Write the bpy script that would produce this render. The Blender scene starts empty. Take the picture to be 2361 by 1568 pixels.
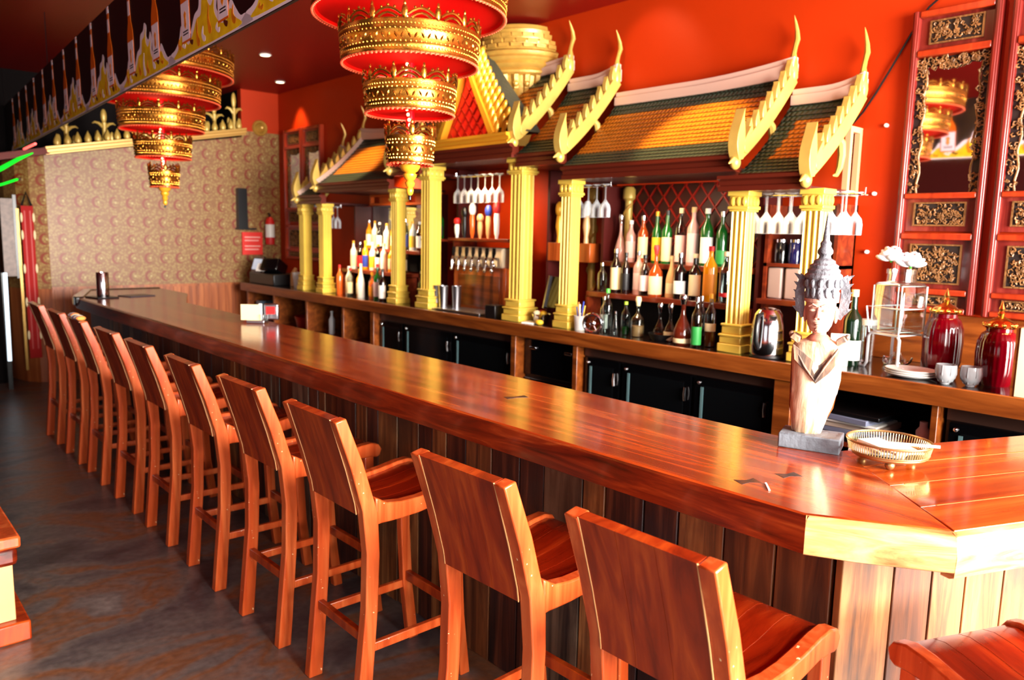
import bpy, bmesh, math, random
from mathutils import Matrix, Vector
random.seed(7)
PI = math.pi
scn = bpy.context.scene
col = scn.collection

# ------------------------------------------------------------------ camera, light, exposure
def srgb(r, g, b):
    f = lambda c: (c/255/12.92) if c/255 <= .04045 else ((c/255+.055)/1.055)**2.4
    return (f(r), f(g), f(b), 1)

cam_d = bpy.data.cameras.new('camera'); cam = bpy.data.objects.new('camera', cam_d); col.objects.link(cam)
fwd = Vector((0.66420, 0.73486, -0.13715)).normalized()
right0 = Vector((0.744, -0.668, 0.021)); right = (right0 - fwd*right0.dot(fwd)).normalized()
upv = right.cross(fwd)
M = Matrix((right, upv, -fwd)).transposed().to_4x4(); M.translation = (0, 0, 1.70)
cam.matrix_world = M
cam_d.sensor_width = 36; cam_d.lens = 27.0; cam_d.clip_start = .05
cam_d.dof.use_dof = True; cam_d.dof.focus_distance = 2.3; cam_d.dof.aperture_fstop = 3.2
scn.camera = cam

scn.view_settings.view_transform = 'Standard'; scn.view_settings.look = 'None'
scn.view_settings.exposure = -0.45; scn.view_settings.gamma = 1; scn.view_settings.use_curve_mapping = False
w = bpy.data.worlds.new('world'); scn.world = w; w.use_nodes = True
w.node_tree.nodes['Background'].inputs[0].default_value = (.75, .85, 1, 1)
w.node_tree.nodes['Background'].inputs[1].default_value = 1.0
scn.cycles.use_denoising = True
scn.cycles.max_bounces = 8; scn.cycles.sample_clamp_indirect = 6; scn.cycles.caustics_reflective = False
scn.cycles.caustics_refractive = False; scn.cycles.transparent_max_bounces = 16

def area(name, loc, target, sx, sy, power, color=(1, 1, 1), spread=PI):
    d = bpy.data.lights.new(name, 'AREA'); d.shape = 'RECTANGLE'; d.size = sx; d.size_y = sy
    d.energy = power; d.color = color; d.spread = spread
    o = bpy.data.objects.new(name, d); col.objects.link(o); o.location = loc
    o.rotation_euler = (Vector(target)-Vector(loc)).to_track_quat('-Z', 'Y').to_euler(); return o
def spot(name, loc, target, power, color, angle=60, blend=.6, r=.04):
    d = bpy.data.lights.new(name, 'SPOT'); d.energy = power; d.color = color; d.spot_size = math.radians(angle)
    d.spot_blend = blend; d.shadow_soft_size = r
    o = bpy.data.objects.new(name, d); col.objects.link(o); o.location = loc
    o.rotation_euler = (Vector(target)-Vector(loc)).to_track_quat('-Z', 'Y').to_euler(); return o
# daylight through the street windows behind the camera (wall_front)
area('daylight_street_window', (2.5, -2.85, 1.85), (2.5, 3, 1.5), 3.6, 2.5, 1500, (1, .95, .88), math.radians(115))
area('daylight_entrance_window', (-1.35, -2.85, 1.6), (-1.35, 3, 1.4), 2.0, 2.4, 170, (1, .95, .9), math.radians(120))
area('left_side_fill', (-2.85, .4, 1.7), (1, .8, 1.2), 2.2, 1.8, 34, (.95, .97, 1))  # unseen fill added from the left; that wall has no window
WARM = (1, .62, .28)
for i, (x, y, tx, ty, tz, p, a) in enumerate([
    (3.55, 2.95, 4.0, 2.85, 2.33, 330, 42), (3.9, 3.6, 4.45, 3.5, 2.9, 14, 70), (3.5, 4.75, 3.9, 4.75, 2.7, 110, 50),
    (3.55, 6.8, 4.0, 6.8, 2.33, 300, 42), (4.25, 8.8, 4.44, 8.8, 2.4, 60, 65), (3.38, 7.4, 3.4, 7.4, 0, 20, 80),
    (3.4, 1.6, 4.45, 1.9, 2.4, 30, 80)]):
    spot('ceiling_downlight', (x, y, 3.34), (tx, ty, tz), p, WARM, a)

# ------------------------------------------------------------------ materials
MAT = {}
def nm(name):
    m = bpy.data.materials.new(name); m.use_nodes = True; MAT[name] = m
    nt = m.node_tree; return m, nt, nt.nodes, nt.links, nt.nodes['Principled BSDF']
def setp(b, **k):
    for n, v in k.items():
        b.inputs[n.replace('_', ' ')].default_value = v
def plain(name, c, rough=.5, metal=0, bump=0, bscale=40, var=0, vscale=6, coat=0, emis=None, es=0, spec=None):
    m, nt, N, L, b = nm(name)
    b.inputs['Base Color'].default_value = c; b.inputs['Roughness'].default_value = rough
    b.inputs['Metallic'].default_value = metal
    if coat: b.inputs['Coat Weight'].default_value = coat; b.inputs['Coat Roughness'].default_value = .12
    if spec is not None: b.inputs['Specular IOR Level'].default_value = spec
    if emis: b.inputs['Emission Color'].default_value = emis; b.inputs['Emission Strength'].default_value = es
    tc = N.new('ShaderNodeTexCoord')
    if var:
        n = N.new('ShaderNodeTexNoise'); n.inputs['Scale'].default_value = vscale; n.inputs['Detail'].default_value = 5
        L.new(tc.outputs['Object'], n.inputs['Vector'])
        r = N.new('ShaderNodeValToRGB'); r.color_ramp.elements[0].position = .3; r.color_ramp.elements[1].position = .7
        r.color_ramp.elements[0].color = tuple(x*(1-var) for x in c[:3])+(1,)
        r.color_ramp.elements[1].color = tuple(min(1, x*(1+var)) for x in c[:3])+(1,)
        L.new(n.outputs['Fac'], r.inputs[0]); L.new(r.outputs[0], b.inputs['Base Color'])
    if bump:
        n2 = N.new('ShaderNodeTexNoise'); n2.inputs['Scale'].default_value = bscale; n2.inputs['Detail'].default_value = 4
        L.new(tc.outputs['Object'], n2.inputs['Vector'])
        bp = N.new('ShaderNodeBump'); bp.inputs['Strength'].default_value = bump; bp.inputs['Distance'].default_value = .01
        L.new(n2.outputs['Fac'], bp.inputs['Height']); L.new(bp.outputs[0], b.inputs['Normal'])
    return m
def wood(name, stops, stretch=(1, 1, 1), scale=6, rough=.3, coat=0, bump=.1, rings=3, worn=None, rot=0, fleck=0):
    """grain runs along the axis with the small stretch value"""
    m, nt, N, L, b = nm(name)
    tc = N.new('ShaderNodeTexCoord'); mp = N.new('ShaderNodeMapping'); mp.inputs['Scale'].default_value = stretch
    mp.inputs['Rotation'].default_value = (0, 0, rot)
    mp.vector_type = 'TEXTURE' if False else 'POINT'
    if rot:
        mr = N.new('ShaderNodeMapping'); mr.inputs['Rotation'].default_value = (0, 0, rot); mp.inputs['Rotation'].default_value = (0, 0, 0)
        L.new(tc.outputs['Object'], mr.inputs['Vector']); L.new(mr.outputs[0], mp.inputs['Vector'])
    else:
        L.new(tc.outputs['Object'], mp.inputs['Vector'])
    n = N.new('ShaderNodeTexNoise'); n.inputs['Scale'].default_value = scale; n.inputs['Detail'].default_value = 8
    n.inputs['Distortion'].default_value = rings*.35; n.inputs['Roughness'].default_value = .6
    L.new(mp.outputs[0], n.inputs['Vector'])
    r = N.new('ShaderNodeValToRGB'); cr = r.color_ramp
    cr.elements[0].position = stops[0][0]; cr.elements[0].color = stops[0][1]
    cr.elements[1].position = stops[-1][0]; cr.elements[1].color = stops[-1][1]
    for p, c in stops[1:-1]:
        e = cr.elements.new(p); e.color = c
    L.new(n.outputs['Fac'], r.inputs[0])
    out = r.outputs[0]
    if worn:
        n3 = N.new('ShaderNodeTexNoise'); n3.inputs['Scale'].default_value = 2.2; n3.inputs['Detail'].default_value = 6
        L.new(tc.outputs['Object'], n3.inputs['Vector'])
        r3 = N.new('ShaderNodeValToRGB'); r3.color_ramp.elements[0].position = .5; r3.color_ramp.elements[1].position = .72
        L.new(n3.outputs['Fac'], r3.inputs[0])
        mx = N.new('ShaderNodeMix'); mx.data_type = 'RGBA'; mx.inputs[7].default_value = worn
        L.new(r3.outputs[0], mx.inputs[0]); L.new(out, mx.inputs[6]); out = mx.outputs[2]
    if fleck:
        n4 = N.new('ShaderNodeTexNoise'); n4.inputs['Scale'].default_value = 55; n4.inputs['Detail'].default_value = 2
        L.new(tc.outputs['Object'], n4.inputs['Vector'])
        r4 = N.new('ShaderNodeValToRGB'); r4.color_ramp.elements[0].position = .735; r4.color_ramp.elements[1].position = .76
        L.new(n4.outputs['Fac'], r4.inputs[0])
        mx = N.new('ShaderNodeMix'); mx.data_type = 'RGBA'; mx.inputs[7].default_value = srgb(240, 200, 150)
        L.new(r4.outputs[0], mx.inputs[0]); L.new(out, mx.inputs[6]); out = mx.outputs[2]
    L.new(out, b.inputs['Base Color'])
    b.inputs['Roughness'].default_value = rough
    if coat: b.inputs['Coat Weight'].default_value = coat; b.inputs['Coat Roughness'].default_value = .1
    bp = N.new('ShaderNodeBump'); bp.inputs['Strength'].default_value = bump; bp.inputs['Distance'].default_value = .004
    L.new(n.outputs['Fac'], bp.inputs['Height']); L.new(bp.outputs[0], b.inputs['Normal'])
    return m
def thin_glass(name, tint=(.9, .95, .95, 1), gloss=.25, rough=.02):
    m, nt, N, L, b = nm(name); N.remove(b); out = N['Material Output']
    t = N.new('ShaderNodeBsdfTransparent'); t.inputs[0].default_value = tint
    g = N.new('ShaderNodeBsdfGlossy'); g.inputs['Roughness'].default_value = rough; g.inputs[0].default_value = (1, 1, 1, 1)
    f = N.new('ShaderNodeLayerWeight'); f.inputs[0].default_value = gloss
    mx = N.new('ShaderNodeMixShader'); L.new(f.outputs['Facing'], mx.inputs[0])
    L.new(t.outputs[0], mx.inputs[1]); L.new(g.outputs[0], mx.inputs[2]); L.new(mx.outputs[0], out.inputs[0]); return m
def emit(name, c, s):
    m, nt, N, L, b = nm(name); b.inputs['Base Color'].default_value = c
    b.inputs['Emission Color'].default_value = c; b.inputs['Emission Strength'].default_value = s; return m

W_WALL = plain('red_orange_wall_paint', srgb(178, 46, 2), .52, spec=.22, bump=.03, bscale=90, var=.06, vscale=1.5)
W_CEIL = plain('dark_red_ceiling_paint', srgb(132, 14, 3), .42, spec=.3, bump=.03, bscale=60)
W_DARK = plain('near_black_paint', srgb(10, 4, 4), .85, spec=.15)
W_DRED = plain('dark_maroon_paint', srgb(70, 8, 4), .5)
# concrete floor
m, nt, N, L, b = nm('stained_concrete'); W_FLOOR = m
tc = N.new('ShaderNodeTexCoord'); n = N.new('ShaderNodeTexNoise'); n.inputs['Scale'].default_value = 1.6; n.inputs['Detail'].default_value = 9; n.inputs['Distortion'].default_value = .8
mp = N.new('ShaderNodeMapping'); mp.inputs['Rotation'].default_value = (0, 0, .8); mp.inputs['Scale'].default_value = (1, 1.7, 1)
L.new(tc.outputs['Object'], mp.inputs[0]); L.new(mp.outputs[0], n.inputs['Vector'])
r = N.new('ShaderNodeValToRGB'); cr = r.color_ramp
cr.elements[0].position = .28; cr.elements[0].color = srgb(38, 35, 35); cr.elements[1].position = .78; cr.elements[1].color = srgb(140, 134, 128)
for p, c in ((.40, (76, 72, 74)), (.5, (102, 96, 92)), (.57, (122, 80, 52)), (.64, (106, 98, 94))):
    e = cr.elements.new(p); e.color = srgb(*c)
L.new(n.outputs['Fac'], r.inputs[0])
n2 = N.new('ShaderNodeTexNoise'); n2.inputs['Scale'].default_value = 30; n2.inputs['Detail'].default_value = 6; L.new(tc.outputs['Object'], n2.inputs['Vector'])
r2 = N.new('ShaderNodeValToRGB'); r2.color_ramp.elements[0].position = .35; r2.color_ramp.elements[0].color = (.45, .45, .45, 1); r2.color_ramp.elements[1].position = .65
L.new(n2.outputs['Fac'], r2.inputs[0]); mx = N.new('ShaderNodeMix'); mx.data_type = 'RGBA'; mx.blend_type = 'MULTIPLY'; mx.inputs[0].default_value = .6
L.new(r.outputs[0], mx.inputs[6]); L.new(r2.outputs[0], mx.inputs[7]); L.new(mx.outputs[2], b.inputs['Base Color'])
b.inputs['Roughness'].default_value = .36
bp = N.new('ShaderNodeBump'); bp.inputs['Strength'].default_value = .12; bp.inputs['Distance'].default_value = .01; L.new(n2.outputs['Fac'], bp.inputs['Height']); L.new(bp.outputs[0], b.inputs['Normal'])
# wallpaper: damask of small crescents
m, nt, N, L, b = nm('crescent_wallpaper'); W_PAPER = m
tc = N.new('ShaderNodeTexCoord'); sep = N.new('ShaderNodeSeparateXYZ'); L.new(tc.outputs['Object'], sep.inputs[0])
def mth(op, a, bb=None, v=None):
    q = N.new('ShaderNodeMath'); q.operation = op
    for i, s in enumerate((a, bb)):
        if s is None: continue
        if isinstance(s, (int, float)): q.inputs[i].default_value = s
        else: L.new(s, q.inputs[i])
    return q.outputs[0]
P = .172; PZ = .205
row = mth('FLOOR', mth('DIVIDE', sep.outputs[2], PZ))
offx = mth('MULTIPLY', mth('MODULO', row, 2.0), P*.0)
fx = mth('SUBTRACT', mth('FRACT', mth('DIVIDE', mth('ADD', sep.outputs[0], offx), P)), .5)
fz = mth('SUBTRACT', mth('FRACT', mth('DIVIDE', sep.outputs[2], PZ)), .5)
d1 = mth('SQRT', mth('ADD', mth('MULTIPLY', fx, fx), mth('MULTIPLY', fz, fz)))
fx2 = mth('SUBTRACT', fx, .1); d2 = mth('SQRT', mth('ADD', mth('MULTIPLY', fx2, fx2), mth('MULTIPLY', fz, fz)))
cres = mth('MULTIPLY', mth('LESS_THAN', d1, .30), mth('GREATER_THAN', d2, .24))
dot = mth('LESS_THAN', d2, .06)
nz = N.new('ShaderNodeTexVoronoi'); nz.inputs['Scale'].default_value = 38; L.new(tc.outputs['Object'], nz.inputs['Vector'])
rr = N.new('ShaderNodeValToRGB'); rr.color_ramp.elements[0].position = .15; rr.color_ramp.elements[0].color = srgb(156, 128, 70)
rr.color_ramp.elements[1].position = .6; rr.color_ramp.elements[1].color = srgb(128, 84, 42)
L.new(nz.outputs['Distance'], rr.inputs[0])
m1 = N.new('ShaderNodeMix'); m1.data_type = 'RGBA'; m1.inputs[7].default_value = srgb(124, 46, 22); L.new(cres, m1.inputs[0]); L.new(rr.outputs[0], m1.inputs[6])
m2 = N.new('ShaderNodeMix'); m2.data_type = 'RGBA'; m2.inputs[7].default_value = srgb(176, 156, 100); L.new(dot, m2.inputs[0]); L.new(m1.outputs[2], m2.inputs[6])
L.new(m2.outputs[2], b.inputs['Base Color']); b.inputs['Roughness'].default_value = .45

G = lambda a, bb, c: srgb(a, bb, c)
W_BARTOP = wood('varnished_bar_top', [(.3, G(86, 22, 5)), (.45, G(140, 48, 13)), (.56, G(166, 68, 22)), (.72, G(194, 98, 38))], (7, .45, 7), 2.2, .2, .22, .08)
W_ENDTOP = wood('varnished_end_boards', [(.3, G(124, 40, 8)), (.5, G(172, 68, 16)), (.72, G(202, 98, 34))], (.45, 7, 7), 2.2, .16, .5, .05, rot=.4)
W_FASCIA = wood('figured_bar_edge', [(.3, G(44, 8, 2)), (.48, G(98, 24, 6)), (.6, G(128, 42, 12)), (.75, G(170, 84, 34))], (3, .7, 8), 3.2, .3, .25, .15, rings=3)
W_FASCIA_LIT = wood('figured_end_edge_lit', [(.3, G(150, 90, 48)), (.5, G(205, 150, 92)), (.7, G(230, 190, 130))], (1, 1, 9), 3.2, .3, .2, .4, rings=6)  # glare of daylight on the bar end is put into this paler wood
W_PL = [wood('weathered_plank_%s' % k, s, (9, 9, .6), 2.2, .5, 0, .5, worn=wn) for k, s, wn in (
    ('brown', [(.3, G(52, 26, 14)), (.5, G(98, 54, 28)), (.7, G(140, 84, 44))], G(44, 32, 30)),
    ('dark', [(.34, G(24, 12, 12)), (.5, G(60, 28, 20)), (.66, G(104, 56, 34))], G(34, 28, 34)),
    ('tan', [(.34, G(64, 34, 16)), (.5, G(128, 78, 40)), (.68, G(168, 116, 66))], G(60, 44, 34)),
    ('grey', [(.34, G(40, 32, 30)), (.5, G(92, 76, 62)), (.68, G(134, 112, 90))], G(60, 36, 22)))]
W_GAP = plain('pale_gap_filler', G(196, 170, 130), .6)
W_STOOL = wood('orange_stained_stool_wood', [(.3, G(158, 52, 14)), (.5, G(188, 76, 30)), (.7, G(210, 106, 54))], (8, 8, .7), 2.2, .28, .35, .06, fleck=1)
W_STOOLB = wood('red_brown_stool_back_wood', [(.3, G(104, 24, 3)), (.5, G(146, 44, 8)), (.7, G(180, 72, 18))], (3, 6, .7), 2.6, .32, .15, .06)
W_SEAT = wood('dark_red_seat_wood', [(.3, G(92, 14, 2)), (.5, G(128, 28, 5)), (.7, G(156, 48, 12))], (.7, 6, 6), 2.4, .2, .5, .06)
W_SEAM = plain('pale_worn_seam', G(226, 170, 110), .4)
W_COUNT = wood('counter_edge_wood', [(.3, G(84, 34, 8)), (.5, G(124, 60, 18)), (.7, G(154, 82, 30))], (6, .5, 6), 2.4, .3, .3, .06)
W_COUNTT = plain('black_counter_laminate', srgb(26, 16, 14), .15, coat=.4)
W_SHELF = wood('dark_red_shelf_wood', [(.3, G(70, 18, 6)), (.5, G(104, 34, 12)), (.7, G(136, 54, 20))], (6, .6, 6), 2.4, .35, .2, .06)
W_WAIN = wood('vertical_board_wainscot', [(.3, G(120, 56, 24)), (.5, G(160, 84, 40)), (.7, G(188, 110, 58))], (9, 9, .4), 2, .35, .2, .1)
GOLDC = plain('bright_gold_paint', srgb(220, 184, 74), .34, .1, bump=.05, bscale=30, var=.06, vscale=9)
GOLDP = plain('pale_gold_paint', srgb(196, 162, 78), .34, .15, bump=.05, bscale=30, var=.1, vscale=9)
GOLDD = plain('carved_gold_paint', srgb(186, 142, 62), .36, .3, bump=.15, bscale=60, var=.12, vscale=14)
GOLDM = plain('yellow_gold_leaf', srgb(228, 160, 40), .32, .3, bump=.1, bscale=40)
GOLDL = plain('brassy_filigree', srgb(176, 116, 42), .22, .94, bump=.07, bscale=150, var=.25, vscale=60)
RIDGE = plain('pale_pinkish_ridge_paint', srgb(205, 170, 152), .4)
MAROON = plain('maroon_cornice_paint', srgb(84, 26, 14), .3, coat=.3)
REDF = plain('red_lacquer_disc', srgb(228, 6, 0), .75, spec=.1)
REDROD = plain('red_lacquer_rod', srgb(190, 6, 16), .15, coat=.6)
PINK = plain('pink_beaded_edge', srgb(232, 96, 60), .35, .3)
LATT = plain('lattice_red', srgb(150, 18, 6), .4)
LATTB = plain('lattice_backing_red', srgb(190, 24, 6), .5)
LATTD = plain('alcove_dark_red', srgb(60, 8, 5), .5)
CHROME = plain('chrome', srgb(215, 215, 220), .12, 1)
STEEL = plain('brushed_steel', srgb(190, 190, 195), .28, 1)
BLACK = plain('black_plastic', srgb(10, 10, 12), .35)
BLACKG = plain('black_gloss', srgb(6, 6, 8), .1, coat=.4)
WHITE = plain('white_plastic', srgb(235, 232, 226), .4)
PAPER = plain('white_paper', srgb(238, 234, 226), .7)
CREAM = plain('cream_label', srgb(228, 206, 160), .6)
GLASSC = thin_glass('clear_glass', (.88, .93, .93, 1), .3)
GLASSB = thin_glass('bottle_glass', (.6, .66, .64, 1), .35)
GLASSR = plain('ruby_glass', srgb(96, 0, 10), .1, coat=.5)
SATIN = plain('satin_wire', srgb(232, 234, 236), .3, .4)
BRASS = plain('antique_brass', srgb(176, 142, 92), .3, .8, bump=.05)
MIRROR = plain('mirror_silver', srgb(225, 225, 225), .03, 1)
DGLASS = plain('dark_cooler_glass', srgb(10, 12, 14), .08, coat=.5)
STONE = plain('grey_stone', srgb(108, 116, 124), .8, bump=.5, bscale=40, var=.2, vscale=12)
PANELW = wood('red_brown_carved_panel', [(.3, G(74, 16, 12)), (.5, G(112, 30, 24)), (.7, G(144, 54, 42))], (6, 6, .7), 2.4, .32, .3, .08)
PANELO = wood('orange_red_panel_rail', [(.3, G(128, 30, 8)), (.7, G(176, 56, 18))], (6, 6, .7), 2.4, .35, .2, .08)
CARVE = plain('carved_brown_gilt_wood', srgb(124, 84, 46), .4, .25, bump=.5, bscale=60, var=.4, vscale=25)
CARVEB = plain('dark_carving_ground', srgb(26, 12, 8), .6)
GREENL = emit('green_neon', (.0, .8, .02, 1), 1.3)
WLED = emit('white_led', (.75, .9, 1, 1), 2.5)
BULB = emit('warm_bulb', (1, .7, .3, 1), 5)
LAMP = emit('warm_lamp_lens', (1, .75, .4, 1), 14)
REDL = emit('red_lamp', (1, .12, .03, 1), 6)

# roof tiles: gold field with a stepped border of green, scale pattern from brick cells (uv: u along the eave, v eave to ridge)
def roof_mat(name, u0, u1, v0, v1, nu, nv, slant=.05):
    m, nt, N, L, b = nm(name)
    uv = N.new('ShaderNodeUVMap'); uv.uv_map = 'UVMap'; s = N.new('ShaderNodeSeparateXYZ'); L.new(uv.outputs[0], s.inputs[0])
    def mth(op, a, bb=None):
        q = N.new('ShaderNodeMath'); q.operation = op
        for i, x in enumerate((a, bb)):
            if x is None: continue
            if isinstance(x, (int, float)): q.inputs[i].default_value = x
            else: L.new(x, q.inputs[i])
        return q.outputs[0]
    rowi = mth('FLOOR', mth('MULTIPLY', s.outputs[1], float(nv)))
    half = mth('MULTIPLY', mth('MODULO', rowi, 2.0), .5)
    cu = mth('ADD', mth('MULTIPLY', s.outputs[0], float(nu)), half)
    uq = mth('DIVIDE', mth('SUBTRACT', mth('FLOOR', cu), mth('SUBTRACT', half, .5)), float(nu))
    vq = mth('DIVIDE', mth('ADD', rowi, .5), float(nv))
    inside = mth('MULTIPLY', mth('MULTIPLY', mth('GREATER_THAN', uq, u0), mth('LESS_THAN', mth('ADD', uq, mth('MULTIPLY', mth('SUBTRACT', 1.0, vq), slant)), u1)),
                 mth('MULTIPLY', mth('GREATER_THAN', vq, v0), mth('LESS_THAN', vq, v1)))
    du = mth('ABSOLUTE', mth('SUBTRACT', mth('FRACT', cu), .5)); fv = mth('FRACT', mth('MULTIPLY', s.outputs[1], float(nv)))
    hgt = mth('SUBTRACT', 1.0, mth('ADD', fv, mth('MULTIPLY', mth('MULTIPLY', du, du), 2.2)))
    mx = N.new('ShaderNodeMix'); mx.data_type = 'RGBA'; mx.inputs[6].default_value = srgb(64, 84, 66); mx.inputs[7].default_value = srgb(238, 146, 30)
    L.new(inside, mx.inputs[0])
    md = N.new('ShaderNodeMix'); md.data_type = 'RGBA'; md.blend_type = 'MULTIPLY'; md.inputs[0].default_value = .5
    wn = N.new('ShaderNodeTexNoise'); wn.inputs['Scale'].default_value = 14; L.new(uv.outputs[0], wn.inputs['Vector'])
    L.new(mx.outputs[2], md.inputs[6]); L.new(wn.outputs['Fac'], md.inputs[7]); 
    joint = mth('MAXIMUM', mth('GREATER_THAN', mth('ADD', mth('MULTIPLY', mth('MULTIPLY', du, du), 2.4), mth('SUBTRACT', 1.0, fv)), .93), mth('MULTIPLY', mth('GREATER_THAN', du, .44), .6))
    mj = N.new('ShaderNodeMix'); mj.data_type = 'RGBA'; mj.blend_type = 'MULTIPLY'; mj.inputs[7].default_value = (.35, .3, .25, 1)
    L.new(joint, mj.inputs[0]); L.new(md.outputs[2], mj.inputs[6])
    L.new(mj.outputs[2], b.inputs['Base Color']); b.inputs['Roughness'].default_value = .4
    bp = N.new('ShaderNodeBump'); bp.inputs['Strength'].default_value = .9; bp.inputs['Distance'].default_value = .012
    L.new(hgt, bp.inputs['Height']); L.new(bp.outputs[0], b.inputs['Normal'])
    return m

# ------------------------------------------------------------------ mesh helpers
class MB:
    def __init__(s): s.v = []; s.f = []; s.m = []; s.uv = {}
    def add(s, vs, fs, mi=0, X=None):
        o = len(s.v); s.v += [tuple(X @ Vector(v)) if X else tuple(v) for v in vs]
        s.f += [tuple(i+o for i in f) for f in fs]; s.m += [mi]*len(fs); return s
    def box(s, x0, x1, y0, y1, z0, z1, mi=0, X=None):
        return s.add([(x0, y0, z0), (x1, y0, z0), (x1, y1, z0), (x0, y1, z0), (x0, y0, z1), (x1, y0, z1), (x1, y1, z1), (x0, y1, z1)],
                     [(0, 3, 2, 1), (4, 5, 6, 7), (0, 1, 5, 4), (1, 2, 6, 5), (2, 3, 7, 6), (3, 0, 4, 7)], mi, X)
    def cbox(s, c, d, mi=0, rz=0, rx=0, ry=0):
        X = Matrix.Translation(c) @ Matrix.Rotation(rz, 4, 'Z') @ Matrix.Rotation(ry, 4, 'Y') @ Matrix.Rotation(rx, 4, 'X')
        return s.box(-d[0]/2, d[0]/2, -d[1]/2, d[1]/2, -d[2]/2, d[2]/2, mi, X)
    def prism(s, pts, ax, a, b, mi=0, X=None):
        n = len(pts)
        def P(p, t): return {'x': (t, p[0], p[1]), 'y': (p[0], t, p[1]), 'z': (p[0], p[1], t)}[ax]
        vs = [P(p, a) for p in pts]+[P(p, b) for p in pts]
        fs = [tuple(range(n)), tuple(range(2*n-1, n-1, -1))]+[(i, i+n, (i+1) % n+n, (i+1) % n) for i in range(n)]
        return s.add(vs, fs, mi, X)
    def strip(s, top, bot, ax, a, b, mi=0, X=None):
        """closed outline given as matching top/bottom polylines, built of quads"""
        n = len(top); vs = []; fs = []
        def P(p, t): return {'x': (t, p[0], p[1]), 'y': (p[0], t, p[1]), 'z': (p[0], p[1], t)}[ax]
        for t in (a, b):
            vs += [P(p, t) for p in top]+[P(p, t) for p in bot]
        for i in range(n-1):
            fs += [(i, i+1, n+i+1, n+i), (2*n+i, 3*n+i, 3*n+i+1, 2*n+i+1), (i, 2*n+i, 2*n+i+1, i+1), (n+i, n+i+1, 3*n+i+1, 3*n+i)]
        fs += [(0, n, 3*n, 2*n), (n-1, 3*n-1, 4*n-1, 2*n-1)]
        return s.add(vs, fs, mi, X)
    def lathe(s, prof, c=(0, 0, 0), seg=20, mi=0, a0=0, a1=2*PI, X=None, cap=True):
        full = abs(a1-a0-2*PI) < 1e-6; k = seg if full else seg+1; n = len(prof); vs = []
        for j in range(k):
            a = a0+(a1-a0)*j/seg
            for r, z in prof: vs.append((c[0]+r*math.cos(a), c[1]+r*math.sin(a), c[2]+z))
        fs = []
        for j in range(seg):
            j2 = (j+1) % k
            for i in range(n-1): fs.append((j*n+i, j2*n+i, j2*n+i+1, j*n+i+1))
        if full and cap:
            if prof[0][0] > 1e-5: fs.append(tuple(j*n for j in range(k))[::-1])
            if prof[-1][0] > 1e-5: fs.append(tuple(j*n+n-1 for j in range(k)))
        return s.add(vs, fs, mi, X)
    def tube(s, path, r, seg=8, mi=0, flat=1, X=None, closed=False):
        path = [Vector(p) for p in path]; n = len(path); rs = r if isinstance(r, (list, tuple)) else [r]*n; vs = []
        up = Vector((0, 0, 1)); prev = None
        for i, p in enumerate(path):
            t = (path[(i+1) % n if closed else min(i+1, n-1)]-path[i-1 if (i or closed) else 0]).normalized()
            if prev is None:
                a = t.cross(up) if abs(t.z) < .95 else t.cross(Vector((1, 0, 0)))
            else: a = prev-t*prev.dot(t)
            a.normalize(); prev = a; b2 = t.cross(a)
            for j in range(seg):
                th = 2*PI*j/seg; vs.append(p+a*math.cos(th)*rs[i]*flat+b2*math.sin(th)*rs[i])
        fs = [(i*seg+j, i*seg+(j+1) % seg, ((i+1) % n)*seg+(j+1) % seg, ((i+1) % n)*seg+j) for i in range(n if closed else n-1) for j in range(seg)]
        if not closed: fs += [tuple(range(seg))[::-1], tuple((n-1)*seg+j for j in range(seg))]
        return s.add(vs, fs, mi, X)
    def ell(s, c, r, seg=12, rings=8, mi=0, X=None):
        if not isinstance(r, (tuple, list)): r = (r, r, r)
        vs = [(c[0], c[1], c[2]-r[2])]
        for i in range(1, rings):
            p = -PI/2+PI*i/rings
            for j in range(seg):
                a = 2*PI*j/seg; vs.append((c[0]+r[0]*math.cos(p)*math.cos(a), c[1]+r[1]*math.cos(p)*math.sin(a), c[2]+r[2]*math.sin(p)))
        vs.append((c[0], c[1], c[2]+r[2])); fs = []
        for j in range(seg):
            fs.append((0, 1+(j+1) % seg, 1+j)); fs.append((len(vs)-1, 1+(rings-2)*seg+j, 1+(rings-2)*seg+(j+1) % seg))
            for i in range(rings-2): fs.append((1+i*seg+j, 1+i*seg+(j+1) % seg, 1+(i+1)*seg+(j+1) % seg, 1+(i+1)*seg+j))
        return s.add(vs, fs, mi, X)
    def build(s, name, mats, parent=None, bevel=0, smooth=True, loc=None, rz=0, sub=0, label=None):
        me = bpy.data.meshes.new(name); me.from_pydata(s.v, [], s.f)
        if not isinstance(mats, (list, tuple)): mats = [mats]
        for m_ in mats: me.materials.append(m_)
        me.polygons.foreach_set('material_index', s.m)
        bm = bmesh.new(); bm.from_mesh(me); bmesh.ops.recalc_face_normals(bm, faces=bm.faces); bm.to_mesh(me); bm.free()
        if smooth:
            me.polygons.foreach_set('use_smooth', [True]*len(me.polygons)); me.set_sharp_from_angle(angle=math.radians(38))
        o = bpy.data.objects.new(name, me); col.objects.link(o)
        if parent: o.parent = parent
        if loc: o.location = loc
        o.rotation_euler.z = rz
        if bevel:
            md = o.modifiers.new('bevel', 'BEVEL'); md.width = bevel; md.segments = 2; md.limit_method = 'ANGLE'; md.angle_limit = math.radians(50)
        if sub:
            md = o.modifiers.new('sub', 'SUBSURF'); md.levels = sub; md.render_levels = sub
        if label: o['label'] = label
        return o
def thing(name, label, cat, loc=(0, 0, 0), rz=0, group=None):
    o = bpy.data.objects.new(name, None); col.objects.link(o); o.location = loc; o.rotation_euler.z = rz
    o.empty_display_size = .1; return tag(o, label, cat, group)
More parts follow.
